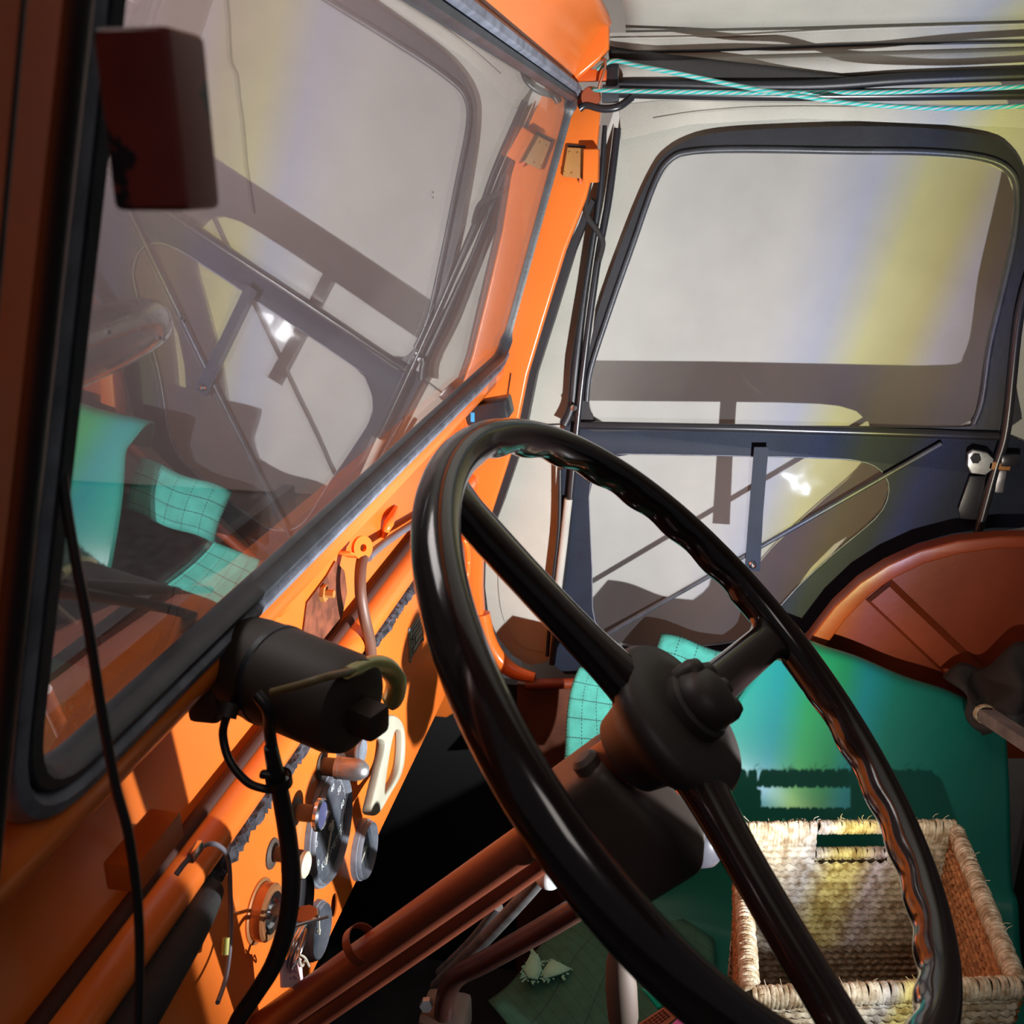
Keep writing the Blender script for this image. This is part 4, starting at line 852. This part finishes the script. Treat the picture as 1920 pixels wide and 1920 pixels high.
o = surf('magenta_leaflet', lambda u, v: bil([atz(1255, 1925, ZS + .052), atz(1286, 1897, ZS + .052), atz(1320, 1930, ZS + .052), atz(1290, 1960, ZS + .052)], u, v), 2, 2, mat('magenta_paper', (.62, .14, .52), .6), None, .001, 0); tag(o, 'magenta leaflet beside the brown carton at the bottom edge', 'leaflet')

# ================================================================ BASKET
ZR = -.72
c_fl, c_fr = atz(1408, 1862, ZR), atz(1912, 1842, ZR); c_bl, c_br = atz(1388, 1553, ZR), atz(1792, 1548, ZR)
bk = thing('seagrass_basket', 'rectangular woven seagrass basket with a handle hole, on the green seat', 'basket', (.94, -.24, ZS + .012))
HB = ZS + .022
def wallg(name, a, b, inward, hole=None, m=STRAW, hh=None):
    """woven wall from corner a to corner b, rope rows in relief on both faces"""
    L = (b - a).length; du = (b - a).normalized(); H = ZR - .012 - HB; nrow = int(H / .0085); nv = nrow * 6; nu = int(L / .0022); bm = bmesh.new()
    inw = V(inward).normalized()
    faces_side = []
    for side in (1, -1):
        g = []
        for i in range(nu + 1):
            col = []
            for j in range(nv + 1):
                s = i / nu * L; row = int(j / 6); ph = (row * .47) % 1 * .017 + .003 * math.sin(row * 7.3)
                f = abs(math.sin(PI * j / 6)) ** .6
                k = (s + ph + (j % 6) * .0014) / .0115
                d = .0048 * f * (.62 + .38 * abs(math.sin(PI * k)) ** .7) + .0007 * math.sin(s * 600 + row * 3)
                zz = HB + H * j / nv + .0015 * math.sin(k * 2 * PI + row) ; ins = (1 - j / nv) * .014
                col.append(bm.verts.new(a + du * s * 1 + inw * (ins + side * (.003 + d)) + V((0, 0, zz - ZR))))
            g.append(col)
        for i in range(nu):
            for j in range(nv):
                if hole and hole[0] < (i + .5) / nu < hole[1] and hole[2] < (j + .5) / nv < hole[3]: continue
                bm.faces.new((g[i][j], g[i + 1][j], g[i + 1][j + 1], g[i][j + 1]))
    return finish(name, bm, m, bk, 80)
fwd_ = V((1, 0, 0))
back = wallg('back_wall', c_bl, c_br, (-1, 0, 0), (.36, .70, .86, 1.01))
wallg('front_wall', c_fl, c_fr, (1, 0, 0))
wallg('left_wall', c_fl, c_bl, (0, -1, 0), m=STRAW_SHADE)['label'] = 'left side wall in shaded brown'
wallg('right_wall', c_fr, c_br, (0, 1, 0), m=STRAW_SHADE)['label'] = 'right side wall in shaded brown'
bm = bmesh.new(); cc = [p + V((0, 0, HB - ZR)) for p in (c_fl, c_fr, c_br, c_bl)]
cen = sum(cc, V()) / 4; vs = [bm.verts.new(cen + (p - cen) * .93) for p in cc]; bm.faces.new(vs); bt = finish('base', bm, STRAW_SHADE, bk, 0)
bt.modifiers.new('s', 'SOLIDIFY').thickness = .006
def wrap(bm, a, b, rad_h, rad_v, pitch, rng, zc):
    L = (b - a).length; n = int(L / pitch); d = (b - a).normalized(); side = V((0, 0, 1)).cross(d).normalized()
    for i in range(n):
        s = (i + .5) * pitch; c = a + d * s + V((0, 0, zc)); tilt = rng.uniform(-.35, .35) * pitch + pitch * .25; k = 14; jr = rng.uniform(.93, 1.07)
        pts = [c + side * math.cos(2 * PI * j / k) * rad_h * jr + V((0, 0, 1)) * math.sin(2 * PI * j / k) * rad_v * jr + d * tilt * math.sin(2 * PI * j / k) for j in range(k)]
        sweep(bm, pts, pitch * .60, 6, closed=True)
def fibres(bm, a, b, n, rng, zc):
    for i in range(n):
        p = a.lerp(b, rng.random()) + V((rng.uniform(-.006, .006), rng.uniform(-.006, .006), zc)); q = p + V((rng.uniform(-.008, .008), rng.uniform(-.008, .008), rng.uniform(.001, .007)))
        sweep(bm, [p, (p + q) / 2 + V((0, .001, .001)), q], .00032, 4)
rng = random.Random(11)
for nm, a, b in (('front_rim', c_fl, c_fr), ('left_rim', c_fl, c_bl), ('right_rim', c_fr, c_br)):
    bm = bmesh.new(); wrap(bm, a, b, .0075, .0095, .0042, rng, -.006); fibres(bm, a, b, 26, rng, .002)
    finish(nm, bm, STRAW, bk, 60)
bm = bmesh.new(); h0, h1 = c_bl.lerp(c_br, .36), c_bl.lerp(c_br, .70)
wrap(bm, c_bl, h0, .0065, .0165, .0042, rng, -.010); wrap(bm, h1, c_br, .0065, .0165, .0042, rng, -.010); wrap(bm, h0, h1, .0060, .0062, .0042, rng, .000)
fibres(bm, c_bl, c_br, 40, rng, .006); finish('back_rim', bm, STRAW, bk, 60)
bm = bmesh.new(); wrap(bm, h0 + V((-.003, 0, 0)), h1 + V((-.003, 0, 0)), .0055, .004, .0042, rng, -.0335); finish('handle_hole_edge', bm, STRAW, bk, 60)

# ================================================================ DARK CLUTTER ON THE RIGHT
ds = thing('folded_black_tarp', 'folded black tarpaulin heaped at the right edge', 'tarpaulin', (1.2, -.60, -.9))
def heap(u, v):
    p = bil([atx(1770, 1268, 1.36), atx(1960, 1200, 1.34), atx(1990, 1420, 1.15), atx(1838, 1362, 1.25)], u, v)
    return p + V((-.02 * math.sin(v * PI) * (1 + .5 * math.sin(u * 14)), .006 * math.sin(v * 12), .012 * math.sin(u * 11 + v * 5)))
surf('tarp_fold', heap, 26, 20, mat('black_cloth_heap', (.02, .018, .017), .8, bump=.5, bscale=120), ds, .004)
pl_ = thing('tied_batten', 'grey wooden batten tied with straw string, right edge', 'slat', atx(1900, 1375, 1.15))
q0, q1 = atx(1842, 1336, 1.22), atx(1970, 1420, 1.06)
bm = bmesh.new(); sweep(bm, [q0, q1], 1, sect=[(-.008, -.010), (.008, -.010), (.008, .010), (-.008, .010)], up=(0, 0, 1)); finish('slat', bm, mat('grey_wood', (.20, .16, .15), .7, var=.4, vscale=40), pl_, 30)
bm = bmesh.new()
for i in range(4):
    c = q0.lerp(q1, .02 + .012 * i); sweep(bm, [c + V((0, math.cos(t) * .012, math.sin(t) * .013)) for t in [2 * PI * j / 12 for j in range(12)]], .0013, 6, closed=True)
finish('straw_string', bm, STRAW, pl_, 60)
dw = finish('seat_side_panel', box(bmesh.new(), (1.0, -.66, -1.05), (.9, .16, .68), None, .03), mat('black_side', (.010, .010, .011), .7)); tag(dw, 'plain black side panel to the right of the green seat', 'panel')

gw_ = finish('wall_veil', box(bmesh.new(), (5.0, 4.4, 1.2), (.05, 8, 5.8)), mat('mauve_veil_wall', (.46, .36, .35), .9, var=.12, vscale=2)); struct(gw_)  # added wall, lit to lay a pale veil through the windscreen
# ================================================================ OUTSIDE THE WINDSCREEN
wp_ = thing('wiper', 'black wiper arm and blade resting outside the windscreen', 'wiper', gpt(.35, .02, -.03))
def og(px, py, off): return atp(px, py, gpt(0, 0) - GN * off, GN)
tube('wiper_arm', [og(60, 1095, .03), og(140, 1104, .028), og(260, 1104, .022), og(395, 1106, .015)], [.004, .0055, .0035, .0022], BLACK, wp_, 8)
tube('wiper_blade', [og(70, 1092, .022), og(150, 1112, .020), og(300, 1138, .018), og(400, 1165, .014)], .003, BLACK, wp_, 6)
bon = surf('bonnet', lambda u, v: V((.1 + u * 1.3, .34 + v * .52, -.37 - .22 * v - .3 * abs(u - .5) ** 2)), 12, 12, HOODM, None, .004); tag(bon, 'orange bonnet seen faintly through the windscreen', 'bonnet')
